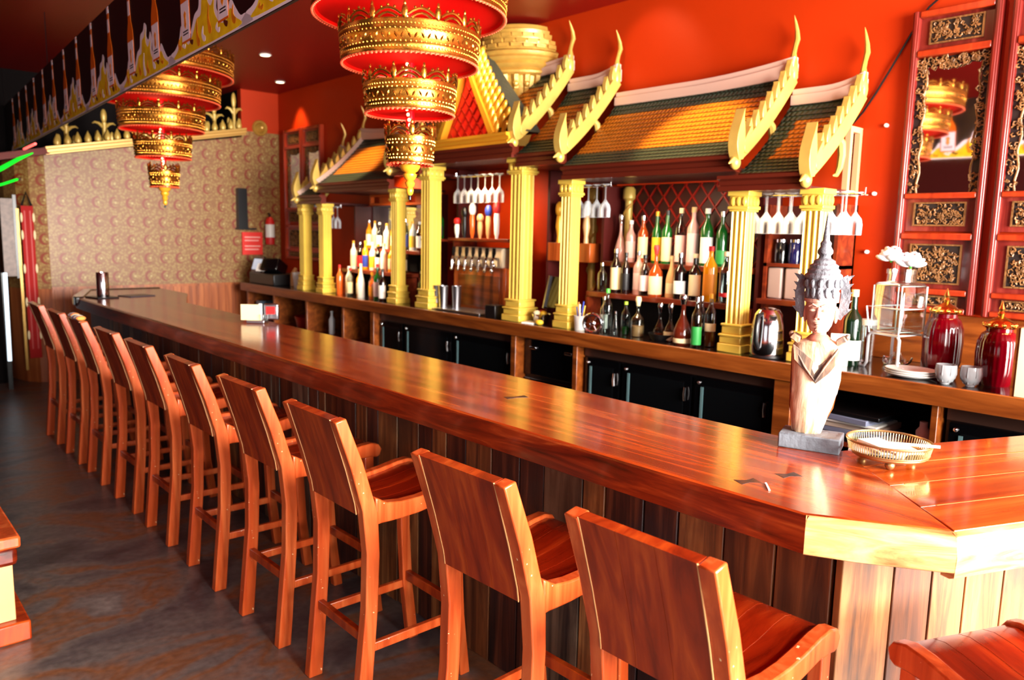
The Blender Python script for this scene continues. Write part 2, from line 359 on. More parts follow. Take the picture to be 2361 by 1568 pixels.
def tag(o, label, cat, group=None, kind=None):
    o['label'] = label; o['category'] = cat
    if group: o['group'] = group
    if kind: o['kind'] = kind
    return o
def struct(o, label=None):
    o['kind'] = 'structure'
    if label: o['label'] = label
    return o
def dup(root, loc=None, rz=None, label=None, group=None):
    r = root.copy(); col.objects.link(r)
    if loc: r.location = loc
    if rz is not None: r.rotation_euler.z = rz
    if label: r['label'] = label
    if group: r['group'] = group
    for ch in list(root.children):
        c = ch.copy(); col.objects.link(c); c.parent = r
        for g in ch.children:
            d = g.copy(); col.objects.link(d); d.parent = c
    return r
ORD = ['nearest', 'second nearest', 'third nearest', 'fourth nearest', 'fifth nearest', 'sixth nearest', 'seventh nearest', 'eighth nearest', 'ninth nearest', 'farthest']
NTH = ['first', 'second', 'third', 'fourth', 'fifth', 'sixth', 'seventh', 'eighth', 'ninth', 'tenth', 'eleventh', 'twelfth', 'thirteenth', 'fourteenth', 'fifteenth', 'sixteenth', 'seventeenth', 'eighteenth', 'nineteenth', 'twentieth', 'twenty-first', 'twenty-second']


# ------------------------------------------------------------------ the room
CEIL = 3.37
struct(MB().box(-3, 4.6, -3, 12.1, -.1, 0).build('floor', W_FLOOR, smooth=False), 'stained grey and rust concrete floor')
struct(MB().box(-3, 4.6, -3, 12.1, CEIL, CEIL+.1).build('ceiling', W_CEIL, smooth=False), 'dark red painted ceiling')
struct(MB().box(4.45, 4.6, -3, 9.4, 0, CEIL).build('wall_right', W_WALL, smooth=False), 'bright orange-red wall behind the back bar')
struct(MB().box(-3.1, -3, -3, 12.1, 0, CEIL).build('wall_left', W_DRED, smooth=False))
struct(MB().box(-3, 4.6, 12, 12.1, 0, CEIL).build('wall_back', W_DARK, smooth=False))
# far wall: papered, its left end curving away, sloped top under the lotus shelf
def zs(x): return 2.41+(x-1.84)*.192            # height of the shelf line
pts = [(1.5, 11.9), (1.5, 10.2), (1.53, 9.85), (1.6, 9.6), (1.7, 9.46), (1.84, 9.40), (3.97, 9.40)]
mb = MB(); n = len(pts); vs = []
for x, y in pts: vs += [(x, y, 1.01), (x, y, min(zs(x), 2.8))]
mb.add(vs, [(2*i, 2*i+2, 2*i+3, 2*i+1) for i in range(n-1)])
mb.box(3.97, 4.45, 9.40, 9.5, 1.01, 2.88)
struct(mb.build('wall_far', W_PAPER, smooth=False), 'patterned crescent wallpaper on the far wall')
mb = MB(); vs = []
for x, y in pts+[(4.45, 9.40)]: vs += [(x, y-.006, 0), (x, y-.006, 1.01)]
mb.add(vs, [(2*i, 2*i+2, 2*i+3, 2*i+1) for i in range(n)])
for i in range(30):
    x = 1.86+i*.088
    mb.box(x, x+.004, 9.38, 9.394, 0, 1.01)
mb.box(1.84, 4.45, 9.385, 9.394, 1.0, 1.03)
struct(mb.build('wainscot', W_WAIN, smooth=False), 'vertical board wainscot under the far wallpaper').name = 'trim_1'
struct(MB().box(3.97, 4.45, 9.40, 9.5, 2.88, CEIL).build('wall_far_upper', W_WALL, smooth=False)).name = 'wall_far_upper'
struct(MB().box(1.4, 4.0, 10.2, 10.25, 2.2, CEIL).build('wall_recess', W_DARK, smooth=False))
struct(MB().box(3.97, 4.0, 9.5, 10.2, 2.7, CEIL).build('wall_recess_side', W_DARK, smooth=False))
# street end behind the camera: wall with two windows
mb = MB()
for a in ((-3, -2.4, 0, CEIL), (-.3, .65, 0, CEIL), (4.35, 4.6, 0, CEIL), (-2.4, -.3, 2.85, CEIL), (.65, 4.35, 3.15, CEIL), (-2.4, -.3, 0, .35), (.65, 4.35, 0, .6)):
    mb.box(a[0], a[1], -3.1, -3, a[2], a[3])
struct(mb.build('wall_front', W_DRED, smooth=False))
for k, (x0, x1, z0, z1) in enumerate(((-2.4, -.3, .35, 2.85), (.65, 4.35, .6, 3.15))):
    mb = MB(); mb.box(x0, x1, -3.08, -3.07, z0, z1); struct(mb.build('window_%d' % (k+1), thin_glass('pane_%d' % k, (1, 1, 1, 1), .1), smooth=False))
# recess strip of the low wall line: dark baseboard
struct(MB().box(4.43, 4.45, -3, 9.4, 0, .12).build('baseboard_right', W_DARK, smooth=False))

# ------------------------------------------------------------------ bar counter
D = Vector((.917, -.399, 0)).normalized(); Nn = Vector((.399, .917, 0)).normalized()
def E(a, b, z=0):  # end section frame: a along D, b inwards
    p = Vector((1.816, .537, 0))+D*a+Nn*b; return (p.x, p.y, z)
bar = thing('bar_counter', 'long varnished wooden bar with plank front running down the room', 'bar', (1.65, .8, 0))
O = Vector((-1.65, -.8, 0)); X0 = Matrix.Translation(O)
ZT = 1.07; ZB = .985
def poly(mb, pts, z0, z1, mi=0): return mb.prism([(p[0], p[1]) for p in pts], 'z', z0, z1, mi, X0)
seam = (2.0, .905)       # mitre-like joint where the end boards start
top = [(1.66, .81), (1.822, .547), (2.262, .995), (2.275, 1.02), (2.275, 6.6), (2.6, 7.5), (2.6, 8.3), (1.95, 8.3), (1.66, 7.5)]
poly(MB(), top, ZB, ZT).build('counter_top', W_BARTOP, bar, bevel=.006)
L_ = 1.75
endp = [E(0.004, .01), E(L_, .01), E(L_, .606), E(.44, .606), (2.27, .998, 0)]
mb = MB()
q = [E(.004, .012), E(L_, .012)]
# end boards: four boards parallel to the end, each its own strip with a thin pale seam
bw = .606/4
for k in range(4):
    b0, b1 = k*bw+(.012 if k == 0 else .0012), (k+1)*bw-.0012
    # start of the board follows the joint line from (1.822,.547) to (2.262,.995)
    j0, j1 = b0/.606*.22, b1/.606*.22
    mb.prism([E(j0, b0)[:2], E(L_, b0)[:2], E(L_, b1)[:2], E(j1, b1)[:2]], 'z', ZB, ZT, 0, X0)
mb.build('end_boards', W_ENDTOP, bar, bevel=.002)
for k in (1, 2, 3):
    mb = MB(); mb.prism([E(k*bw/.606*.22+.05, k*bw-.0012)[:2], E(L_, k*bw-.0012)[:2], E(L_, k*bw+.0012)[:2], E(k*bw/.606*.22+.05, k*bw+.0012)[:2]], 'z', ZB+.01, ZT-.0006, 0, X0)
    mb.build('board_seam', W_SEAM, bar, smooth=False)
# edges
def edge(name, pts, mat, th=.035, z0=.972, z1=1.066):
    mb = MB()
    sec = [(0, z0+.006), (.012, z0), (th, z0), (th, z1), (.014, z1+.001), (.004, z1-.006), (-.003, (z0+z1)/2)]
    vs = []; n = len(sec); P = [Vector(p) for p in pts]
    for i, p in enumerate(P):
        t = (P[min(i+1, len(P)-1)]-P[max(i-1, 0)]).normalized(); nn = Vector((-t.y, t.x, 0))
        # inward normal must point into the slab
        for d, z in sec: vs.append((p.x+nn.x*d+O.x, p.y+nn.y*d+O.y, z))
    fs = [(i*n+j, i*n+(j+1) % n, (i+1)*n+(j+1) % n, (i+1)*n+j) for i in range(len(P)-1) for j in range(n)]
    fs += [tuple(range(n)), tuple((len(P)-1)*n+j for j in range(n))]
    mb.add(vs, fs); return mb.build(name, mat, bar)
edge('front_edge', [(1.645-.006*math.sin(i*1.3), 7.5-i*.67, 0) for i in range(10)]+[(1.648, .80, 0)], W_FASCIA)
edge('corner_edge', [(1.648, .80, 0), (1.70, .70, 0), (1.812, .533, 0)], W_FASCIA_LIT)
edge('end_edge', [(1.812, .533, 0), E(.6, 0), E(L_, 0)], W_FASCIA_LIT, z0=.96, z1=1.066)
# dark butterfly inlays and a chip
for (x, y, a, l) in ((1.905, .982, -.45, .03), (1.768, 1.023, -.45, .03), (1.98, 2.16, -.3, .045)):
    mb = MB()
    c, s_ = math.cos(a), math.sin(a); sh = [(-l, -.02), (0, -.009), (l, -.02), (l, .02), (0, .009), (-l, .02)]
    mb.prism([(x+px_*c-py_*s_+O.x, y+px_*s_+py_*c+O.y) for px_, py_ in sh], 'z', ZT-.004, ZT+.0006)
    mb.build('butterfly_inlay', W_PL[1], bar, smooth=False)
# plank front along the long side, then along the end
mb = MB(); y = 7.4; rr_ = random.Random(3); yy = []
while y > .83:
    wd = rr_.choice([.10, .13, .16, .19]); y0 = max(.80, y-wd); k = rr_.choice([0, 0, 1, 1, 2, 3])
    d = rr_.uniform(0, .006)
    mb.box(1.88-d+O.x, 1.90+O.x, y0+.003+O.y, y-.003+O.y, .0, ZB, k); yy.append(y0); y = y0
for g in (1.742, 1.914, 2.684, 1.539, 3.5, 4.4):
    gaps = MB(); gaps.box(1.8792+O.x, 1.882+O.x, g-.004+O.y, g+.004+O.y, .05, ZB)
    gaps.build('gap_filler', W_GAP, bar, smooth=False)
mb.build('plank_front', W_PL, bar, bevel=.003)
mb = MB(); a = -.02
cor = Vector((1.88, .79, 0))
for k in range(12):
    wd = [.17, .13, .12, .14][k % 4]
    p0 = cor+D*a; p1 = cor+D*(a+wd-.005)
    qd = Nn*.025
    mb.prism([(v.x+O.x, v.y+O.y) for v in (p0, p1, p1+qd, p0+qd)], 'z', 0, ZB, 2 if k % 4 in (0, 2) else (0 if k % 4 == 1 else 2)); a += wd
mb.build('end_plank_front', W_PL, bar, bevel=.003)
mb = MB(); mb.box(1.90+O.x, 2.2+O.x, .95+O.y, 7.4+O.y, 0, ZB-.002)
mb.prism([(p.x+O.x, p.y+O.y) for p in (cor+Nn*.03+D*.05, cor+Nn*.03+D*1.5, cor+Nn*.33+D*1.5, cor+Nn*.33+D*.2)], 'z', 0, ZB-.004)
mb.build('carcass', W_DARK, bar, smooth=False)
mb = MB(); mb.prism([(p[0]+O.x, p[1]+O.y) for p in ((1.63, 7.45), (1.63, 7.56), (1.9, 8.36), (2.6, 8.36), (2.6, 8.28), (1.96, 8.28), (1.7, 7.45))], 'z', 1.0, 1.078)
mb.build('far_end_edge', BLACKG, bar, bevel=.01)
mb = MB(); mb.box(1.92+O.x, 2.5+O.x, 7.4+O.y, 8.2+O.y, 0, ZB-.003); mb.build('far_end_base', W_PL[1], bar, smooth=False)

# ------------------------------------------------------------------ bar stools
# local frame: +x towards the bar, y across, origin on the floor under the middle of the rear feet line
HW = .1975; LT = .042
def make_stool():
    t = thing('bar_stool', '', 'bar stool', (0, 0, 0))
    rear_b = [(-.028, 0), (-.012, .166), (.012, .407), (.017, .606), (.002, .76), (-.042, .92), (-.098, 1.083)]
    rear_f = [(.028, 0), (.04, .145), (.06, .391), (.068, .591), (.062, .74), (.005, .93), (-.058, 1.092)]
    for sgn in (-1, 1):
        y0, y1 = (HW-LT, HW) if sgn > 0 else (-HW, -HW+LT)
        MB().strip(rear_b, rear_f, 'y', y0, y1).build('rear_leg', W_STOOL, t, bevel=.004)
        top_ = [(.052, .80), (.07, .79), (.10, .772), (.16, .764), (.23, .764), (.30, .772), (.37, .785), (.42, .788), (.455, .778), (.47, .755)]
        bot_ = [(.055, .70), (.075, .703), (.11, .702), (.16, .702), (.23, .706), (.30, .716), (.37, .728), (.42, .726), (.445, .722), (.462, .73)]
        MB().strip(top_, bot_, 'y', y0+.001, y1-.001).build('side_rail', W_STOOL, t, bevel=.005)
        fb = [(.385, .73), (.388, .5), (.40, .25), (.43, 0)]; ff = [(.43, .73), (.432, .5), (.445, .25), (.475, 0)]
        MB().strip(fb, ff, 'y', y0+.003, y1-.003).build('front_leg', W_STOOL, t, bevel=.004)
        MB().box(.04, .41, y0+.012, y1-.010, .235, .268).build('side_stretcher', W_STOOL, t, bevel=.003)
    MB().box(.012, .036, -HW+LT, HW-LT, .27, .305).build('rear_stretcher', W_STOOLB, t, bevel=.003)
    MB().box(.408, .432, -HW+LT, HW-LT, .27, .31).build('front_stretcher', W_STOOLB, t, bevel=.003)
    # seat: bent boards running front to back with pale seams
    st = [(.058, .775), (.10, .755), (.16, .748), (.23, .75), (.30, .758), (.37, .772), (.42, .776), (.452, .768), (.466, .745)]
    sb = [(.06, .745), (.10, .735), (.16, .73), (.23, .732), (.30, .74), (.37, .752), (.42, .752), (.44, .742), (.452, .73)]
    mb = MB(); w = (2*HW-2*LT)/4
    for k in range(4): mb.strip(st, sb, 'y', -HW+LT+k*w+.0012, -HW+LT+(k+1)*w-.0012, 0)
    for k in (1, 2, 3): mb.strip([(x, z-.0012) for x, z in st], sb, 'y', -HW+LT+k*w-.0015, -HW+LT+k*w+.0015, 1)
    mb.build('seat', [W_SEAT, W_SEAM], t)
    # backrest: solid curved panel between the rear posts
    pb = [(.0, .74), (-.006, .78), (-.038, .90), (-.092, 1.075), (-.096, 1.085)]
    pf = [(.05, .76), (.028, .80), (-.004, .92), (-.062, 1.088), (-.064, 1.0905)]
    mb = MB(); w3 = (2*HW-2*LT)/3
    for k in range(3): mb.strip(pb, pf, 'y', -HW+LT+k*w3+.0006, -HW+LT+(k+1)*w3-.0006)
    for y in (-HW+LT, HW-LT): mb.strip([(x-.0015, z) for x, z in pb], [(x+.002, z) for x, z in pb], 'y', y-.0012, y+.0012, 1)
    mb.build('backrest', [W_STOOLB, W_SEAM], t)
    return t
st0 = make_stool()
ys = [.945, 1.55, 2.365, 2.988, 3.647, 4.315, 4.93, 5.60, 6.19, 6.845]
xs = [1.297, 1.30, 1.30, 1.302, 1.30, 1.303, 1.305, 1.303, 1.30, 1.30]
for i, (x, y) in enumerate(zip(xs, ys)):
    lb = 'wooden bar stool, %s to the camera in the row beside the bar' % ORD[i] if i < 9 else 'wooden bar stool at the far end of the row along the bar'
    if i == 0: st0.location = (x, y, 0); st0['label'] = lb; st0['group'] = 'bar stools'; o = st0
    else: o = dup(st0, (x, y, 0), None, lb, 'bar stools')
    o.rotation_euler.z = [0, .02, -.01, .01, -.01, 0, .015, -.01, .01, 0][i]
# stool at the near end of the bar, facing the end boards
fc = Vector((1.80, .655, 0))+D*HW-Nn*.47
dup(st0, (fc.x, fc.y, 0), math.atan2(Nn.y, Nn.x), 'dark red stool at the bar\'s near end, cut off at the lower right', 'bar stools')
# bright cloth on one chair back
mb = MB(); rc = random.Random(4)
for k in range(9): mb.ell((0, -.10+k*.025, .01+rc.uniform(-.003, .006)), (.03, .02, .016), 8, 6, k % 3)
o = mb.build('bar_towel', [plain('orange_cloth', srgb(230, 140, 60), .8), plain('blue_cloth', srgb(50, 90, 190), .8), plain('cream_cloth', srgb(230, 220, 190), .8)])
o.location = (1.225, 5.58, 1.095); tag(o, 'small orange, cream and blue cloth draped on a stool back near the far end', 'cloth')

# bench end at the lower left
t = thing('wooden_bench', 'end of a wooden bench at the left edge with pale post and base', 'bench', (.25, 3.51, 0))
MB().box(-.35, .29, 0, 1.1, 0, .085).build('base', W_STOOLB, t, bevel=.008)
MB().box(-.30, .245, .04, 1.0, .085, .335).build('post', plain('pale_orange_wood', srgb(226, 168, 112), .5, var=.1), t, bevel=.004)
MB().box(-.32, .262, .01, 1.04, .325, .405).build('apron', W_FASCIA, t, bevel=.02)
MB().box(-.34, .272, -.01, 1.6, .405, .455).build('seat', W_STOOL, t, bevel=.01)

# ------------------------------------------------------------------ temple canopy over the back bar
YC = 4.82
cz = thing('temple_canopy', 'gilded temple-style canopy with tiled tiered roofs built on the back bar', 'canopy', (4.2, YC, 2.0))
CX = Matrix.Translation((-4.2, -YC, -2.0))
def put(mb, name, mats, bevel=0, label=None, mirror=False, smooth=True, parent=None):
    for i, v in enumerate(mb.v):
        y = 2*YC-v[1] if mirror else v[1]
        mb.v[i] = (v[0]-4.2, y-YC, v[2]-2.0)
    return mb.build(name, mats, parent or cz, bevel=bevel, label=label, smooth=smooth)
TI = [  # dy0, dy1, ridge z, eave z, roof mask
    (.0, .60, 3.02, 2.40), (.60, 1.07, 2.87, 2.27), (1.07, 2.43, 2.715, 2.16), (2.43, 2.85, 2.575, 2.05)]
XR, XE = 4.36, 3.82
def prof(zr, ze, n=12):
    zt = zr-.07; H = zt-ze
    return [(XR-(XR-XE)*i/n, zt-H*(1.28*(i/n)-.28*(i/n)**2)) for i in range(n+1)]
RM = [roof_mat('roof_tiles_a', .1, .9, .2, .8, 18, 17), roof_mat('roof_tiles_end', -.1, .82, .22, .76, 14, 17),
      roof_mat('roof_tiles_long', -.1, .955, .23, .80, 44, 17), roof_mat('roof_tiles_tail', .24, .84, .22, .76, 13, 17, .12)]
def roof(name, y0, y1, zr, ze, mat, rows, mirror):
    p = prof(zr, ze, rows); vs = []; fs = []; uvs = []
    # stepped courses: each course lifts a little at its lower edge
    pts = []
    for i in range(rows):
        (xa, za), (xb, zb) = p[i], p[i+1]; pts.append((xa, za, 1-i/rows)); pts.append((xb-.003, zb+.0035, 1-(i+1)/rows+1e-4))
    for x, z, v in pts:
        for y, u in ((y1, 0), (y0, 1)): vs.append((x, y, z)); uvs.append((u, v))
    for i in range(len(pts)-1): fs.append((2*i, 2*i+1, 2*i+3, 2*i+2))
    nf = len(fs); o = len(vs)
    # underside closes the slab
    vs += [(XR, y1, zr-.12), (XR, y0, zr-.12), (XE+.01, y1, ze-.02), (XE+.01, y0, ze-.02)]; uvs += [(0, 0)]*4
    k = len(pts)*2
    fs += [(k, k+2, k+3, k+1), (k-2, k-1, k+3, k+2), (0, k, k+1, 1)]
    mb = MB(); mb.add(vs, fs[:nf]); mb.add([], []); mb.f += fs[nf:]; mb.m += [1]*3
    for i, v in enumerate(mb.v):
        y = 2*YC-v[1] if mirror else v[1]; mb.v[i] = (v[0]-4.2, y-YC, v[2]-2.0)
    me = bpy.data.meshes.new(name); me.from_pydata(mb.v, [], mb.f); me.materials.append(mat); me.materials.append(MAROON)
    me.polygons.foreach_set('material_index', mb.m)
    ul = me.uv_layers.new(name='UVMap')
    for lp in me.loops: ul.data[lp.index].uv = uvs[lp.vertex_index]
    bm = bmesh.new(); bm.from_mesh(me); bmesh.ops.recalc_face_normals(bm, faces=bm.faces); bm.to_mesh(me); bm.free()
    o = bpy.data.objects.new(name, me); col.objects.link(o); o.parent = cz; return o
def flame(mb, x, z, ang, L, w, y0, y1, bend=.25, mi=0):
    """a pointed curved leaf standing at (x,z) in the xz plane, pointing at angle ang"""
    c, s = math.cos(ang), math.sin(ang); tp = []; bt = []
    for i in range(7):
        t = i/6; ww = w*(math.sin(PI*min(1, t*.9+.12))**.8)*(1-t**3)*.5; cx = t*L; cy = bend*L*t*t
        for lst, sg in ((tp, 1), (bt, -1)):
            px, pz = cx, cy+sg*ww; lst.append((x+px*c-pz*s, z+px*s+pz*c))
    mb.strip(tp, bt, 'y', y0, y1, mi)
def barge(y, zr, ze, mirror, k):
    # y: outer face of the board (near side); board spans y..y+.045
    y0, y1 = y-.005, y+.04
    p = prof(zr, ze, 10); mb = MB()
    slope = math.atan2(p[0][1]-p[-1][1], XR-XE)
    nx, nz = -math.sin(slope), math.cos(slope)
    top_ = [(x+nx*.035, z+nz*.035+.01) for x, z in p]; bot_ = [(x-nx*.045, z-nz*.045+.01) for x, z in p]
    mb.strip(top_, bot_, 'y', y0, y1)
    # ridge bulb
    mb.ell((XR, (y0+y1)/2, zr-.045), (.038, .032, .07), 12, 8)
    N_ = 7
    for i in range(N_):
        t = (i+.35)/N_*.86; j = t*10; a = int(j); f = j-a
        x = top_[a][0]*(1-f)+top_[min(10, a+1)][0]*f; z = top_[a][1]*(1-f)+top_[min(10, a+1)][1]*f
        flame(mb, x, z-.014, slope+.55, .10, .046, y0+.004, y1-.004, .25)
    # mid hook under the board
    j = 5; x, z = bot_[j]
    mb.tube([(x+.01, (y0+y1)/2, z+.03), (x+.05, (y0+y1)/2, z+.0), (x+.065, (y0+y1)/2, z-.06), (x+.05, (y0+y1)/2, z-.13), (x+.02, (y0+y1)/2, z-.17), (x-.02, (y0+y1)/2, z-.175)],
            [.018, .024, .022, .018, .012, .004], 8)
    b_ = put(mb, 'bargeboard', GOLDP, .004, mirror=mirror)
    # horn finial
    mb = MB(); yc = (y0+y1)/2
    mb.tube([(XR, yc, zr-.02), (XR+.004, yc, zr+.03), (XR+.004, yc, zr+.07), (XR+.016, yc, zr+.11), (XR+.034, yc, zr+.155), (XR+.024, yc, zr+.20), (XR+.0, yc, zr+.245), (XR-.02, yc, zr+.28)],
            [.03, .024, .015, .014, .017, .013, .008, .001], 8)
    put(mb, 'horn_finial', GOLDD, mirror=mirror)
    # upturned flames at the eave
    mb = MB(); xe, zee = p[-1]
    flame(mb, xe-.005, zee-.03, 1.75, .27, .085, y0-.012, y1+.004, -.22)
    flame(mb, xe+.05, zee+.01, 1.55, .15, .06, y0-.008, y1, -.2)
    mb.ell((xe-.01, yc, zee-.045), (.035, .03, .04), 10, 8)
    mb.tube([(xe-.03, yc, zee-.03), (xe-.075, yc, zee-.055)], [.018, .004], 6)
    put(mb, 'eave_flame', GOLDP, .003, mirror=mirror)
    if mirror:  # pale inner trim, seen on the far boards
        mb = MB(); mb.strip([(a_[0], a_[1]+.002) for a_ in top_], [(a_[0]*.25+b2[0]*.75, a_[1]*.25+b2[1]*.75) for a_, b2 in zip(top_, bot_)], 'y', y1, y1+.012)
        put(mb, 'barge_trim', RIDGE, mirror=True)
for mirror in (False, True):
    for k, (d0, d1, zr, ze) in enumerate(TI):
        y1 = YC-d0; y0 = YC-d1
        roof('roof', y0, y1, zr, ze, RM[k], 17, mirror)
        # ridge cap, sweeping up to the end
        mb = MB(); tp = []; bt = []
        for i in range(13):
            t = i/12; y = y1+(y0-y1)*t; up = .05*max(0, (t-.45)/.55)**2 if k > 0 else .03*t*t
            tp.append((y, zr-.0+up)); bt.append((y, zr-.075+up*.5))
        mb.strip(tp, bt, 'x', XR-.02, XR+.03)
        mb.strip([(y, z-.035) for y, z in tp], [(y, z-.02) for y, z in bt], 'x', XR-.035, XR+.04)
        put(mb, 'ridge_cap', RIDGE, .004, mirror=mirror)
        barge(y0, zr, ze, mirror, k)
        # cornice below the eave
        zt = ze-.005; xf = XE+.02
        cp = [(xf-.045, zt), (xf-.045, zt-.018), (xf-.02, zt-.028), (xf-.02, zt-.05), (xf-.03, zt-.058), (xf-.03, zt-.085), (xf+.03, zt-.085), (xf+.03, zt)]
        if k == 0:
            continue
        ya = y1+(.12 if k == 3 else 0)
        mb = MB(); mb.prism(cp, 'y', y0+.015, ya if k != 2 else y1); put(mb, 'cornice', MAROON, mirror=mirror, smooth=False)
        mb = MB(); mb.box(xf+.03, 4.44, y0+.03, y1, zt-.085, zt-.065); put(mb, 'soffit', W_DRED, mirror=mirror, smooth=False)
# centre cornice, double with gilt top
mb = MB(); zt = 2.345; xf = 3.80
mb.prism([(xf-.05, zt), (xf-.05, zt-.02), (xf-.02, zt-.03), (xf-.02, zt-.06), (xf-.03, zt-.07), (xf-.03, zt-.1), (xf+.04, zt-.1), (xf+.04, zt)], 'y', YC-.6, YC+.6)
put(mb, 'cornice', MAROON, smooth=False)
mb = MB(); mb.prism([(xf-.06, 2.425), (xf-.06, 2.405), (xf-.035, 2.395), (xf-.035, 2.375), (xf-.05, 2.365), (xf-.05, 2.345), (xf+.05, 2.345), (xf+.05, 2.425)], 'y', YC-.57, YC+.57)
put(mb, 'gilt_cornice', GOLDM, smooth=False)
mb = MB(); mb.box(xf+.04, 4.44, YC-.6, YC+.6, 2.245, 2.265); put(mb, 'soffit', W_DRED, smooth=False)
# front pediment: arch-like gable with flame border
def arch(t, w, h):  # t 0..1 from foot to apex, concave flare
    return (w*(1-t)**1.6*(1+.5*t), h*t)
mb = MB(); hw, hh = .30, .62
prev = [arch(i/12, hw, hh) for i in range(13)]
outl = [(YC-a, 2.425+b) for a, b in prev]+[(YC+a, 2.425+b) for a, b in prev[::-1][1:]]
mb.prism(outl, 'x', 3.86, 3.88)
for i in range(-7, 8):
    for sg in (1, -1):
        c0 = YC+i*.095
        for st in range(12):
            t0 = st/12*.6; ya = c0+sg*t0*.8; yb = c0+sg*(t0+.05)*.8; za = 2.43+t0; zb = 2.43+t0+.05
            tt = (zb-2.425)/hh
            if tt < 1 and max(abs(ya-YC), abs(yb-YC)) < arch(tt, hw, hh)[0]-.005:
                mb.prism([(ya-.006, za), (yb-.006, zb), (yb+.006, zb), (ya+.006, za)], 'x', 3.852, 3.861, 1)
put(mb, 'tympanum', [LATTB, LATT], smooth=False)
for sg in (-1, 1):
    mb = MB()
    pin = [(YC+sg*a, 2.425+b) for a, b in prev]; pout = [(YC+sg*(a*1.0+.055*(1-.4*i/12)), 2.425+b+.02) for i, (a, b) in enumerate(prev)]
    mb.strip(pin, pout, 'x', 3.80, 3.89); put(mb, 'pediment_arch', GOLDM, .005)
    mb = MB()
    for lay in range(3):
        for i in range(12):
            t = i/12; a, b = arch(t, hw, hh); off = .05+lay*.06*(1-.55*t)
            yy = YC+sg*(a+off); zz = 2.425+b*1.0+.01
            X = Matrix.Translation((3.83+lay*.02, yy, zz)) @ Matrix.Rotation(-sg*(.25+.2*lay*(1-t)), 4, 'X')
            mb.ell((0, 0, .045), (.018, .024, .06), 8, 6, 0, X)
    put(mb, 'flame_border', GOLDM)
mb = MB(); mb.tube([(3.84, YC, 3.02), (3.84, YC, 3.12), (3.84, YC, 3.25)], [.04, .025, .002], 8); put(mb, 'pediment_spire', GOLDM)
# the prang tower, half round against the wall
mb = MB()
pr = [(.10, 2.42), (.14, 2.50), (.22, 2.60), (.30, 2.72), (.345, 2.85), (.36, 2.93), (.37, 2.935), (.395, 2.95), (.40, 2.965), (.385, 2.98), (.41, 2.99), (.425, 3.01), (.41, 3.03),
      (.43, 3.04), (.44, 3.06), (.425, 3.08), (.43, 3.09), (.435, 3.105), (.42, 3.12), (.40, 3.125), (.41, 3.14), (.40, 3.165), (.38, 3.17), (.385, 3.19), (.375, 3.21), (.35, 3.215), (.355, 3.235), (.345, 3.26), (.325, 3.265), (.33, 3.29), (.31, 3.30), (.30, 3.33), (.22, 3.345)]
mb.lathe(pr, (4.445, YC+.06, 0), 28, 0, PI/2, 1.5*PI)
for j in range(13):
    a = PI/2+PI*(j+.5)/13
    for r0, z0, r1, z1 in ((.335, 2.84, .365, 2.94), (.25, 2.66, .335, 2.84), (.15, 2.52, .25, 2.66)):
        c0 = Vector((4.445+r0*math.cos(a), YC+.06+r0*math.sin(a), z0)); c1 = Vector((4.445+r1*math.cos(a), YC+.06+r1*math.sin(a), z1))
        mb.tube([c0, c1], [r0*.085, r1*.085], 6)
    mb.ell((4.445+.36*math.cos(a), YC+.06+.36*math.sin(a), 2.87), (.025, .025, .03), 8, 6)
    for r, z in ((.405, 3.15), (.375, 3.19), (.345, 3.24)):
        mb.cbox((4.445+r*math.cos(a+(.1 if z == 3.19 else 0)), YC+.06+r*math.sin(a+(.1 if z == 3.19 else 0)), z), (.03, .075, .028), 0, a)
put(mb, 'tower', GOLDD)
# gable roofs flanking the tower in front
for sg in (-1, 1):
    mb = MB(); mb.prism([(YC+sg*.62, 2.44), (YC+sg*.30, 2.44), (YC+sg*.08, 2.95), (YC+sg*.02, 3.08), (YC+sg*.12, 2.98)], 'x', 3.89, 4.05)
    put(mb, 'cross_gable', RM[0] if False else plain('dark_green_tiles_%d' % sg, srgb(52, 58, 48), .45, bump=.5, bscale=60), smooth=False)

# ------------------------------------------------------------------ columns
def column(y, ztop, hw, label):
    X_ = 3.915; t = thing('temple_column', label, 'column', (X_, y, 1.05), group='gilded columns of the back bar')
    h = ztop-1.05; b = hw*1.6
    mb = MB(); mb.box(-b, b, -b, b, 0, .05); mb.box(-b*.9, b*.9, -b*.9, b*.9, .05, .09); mb.box(-b*.98, b*.98, -b*.98, b*.98, .09, .105)
    mb.box(-b*.8, b*.8, -b*.8, b*.8, .105, .15); mb.box(-b*.88, b*.88, -b*.88, b*.88, .15, .165); mb.build('base', GOLDC, t, bevel=.006)
    mb = MB(); n = 3; g = 2*hw/n
    out = []
    def side(ax, sg):
        r = []
        for k in range(n):
            a0 = -hw+k*g; r += [(a0+g*.12, hw-.000), (a0+g*.3, hw-.007), (a0+g*.7, hw-.007), (a0+g*.88, hw-.000)]
        return r
    s = side(0, 1)
    ring = [(a, -d) for a, d in s]+[(d, a) for a, d in s]+[(-a, d) for a, d in s]+[(-d, -a) for a, d in s]
    mb.prism(ring, 'z', .165, h-.11); mb.build('shaft', GOLDC, t, smooth=False)
    mb = MB(); c = hw*1.22; z = h-.115
    mb.box(-c, c, -c, c, z, z+.012); mb.box(-c*1.12, c*1.12, -c*1.12, c*1.12, z+.012, z+.03); mb.box(-c, c, -c, c, z+.03, z+.085); mb.box(-c*1.15, c*1.15, -c*1.15, c*1.15, z+.085, h)
    for sg in (-1, 1):
        for q in (-1, 0, 1):
            mb.ell((q*c*.62, sg*c, z+.055), (c*.27, .012, .026), 8, 6); mb.ell((sg*c, q*c*.62, z+.055), (.012, c*.27, .026), 8, 6)
    mb.build('capital', GOLDC, t, bevel=.003)
    return t
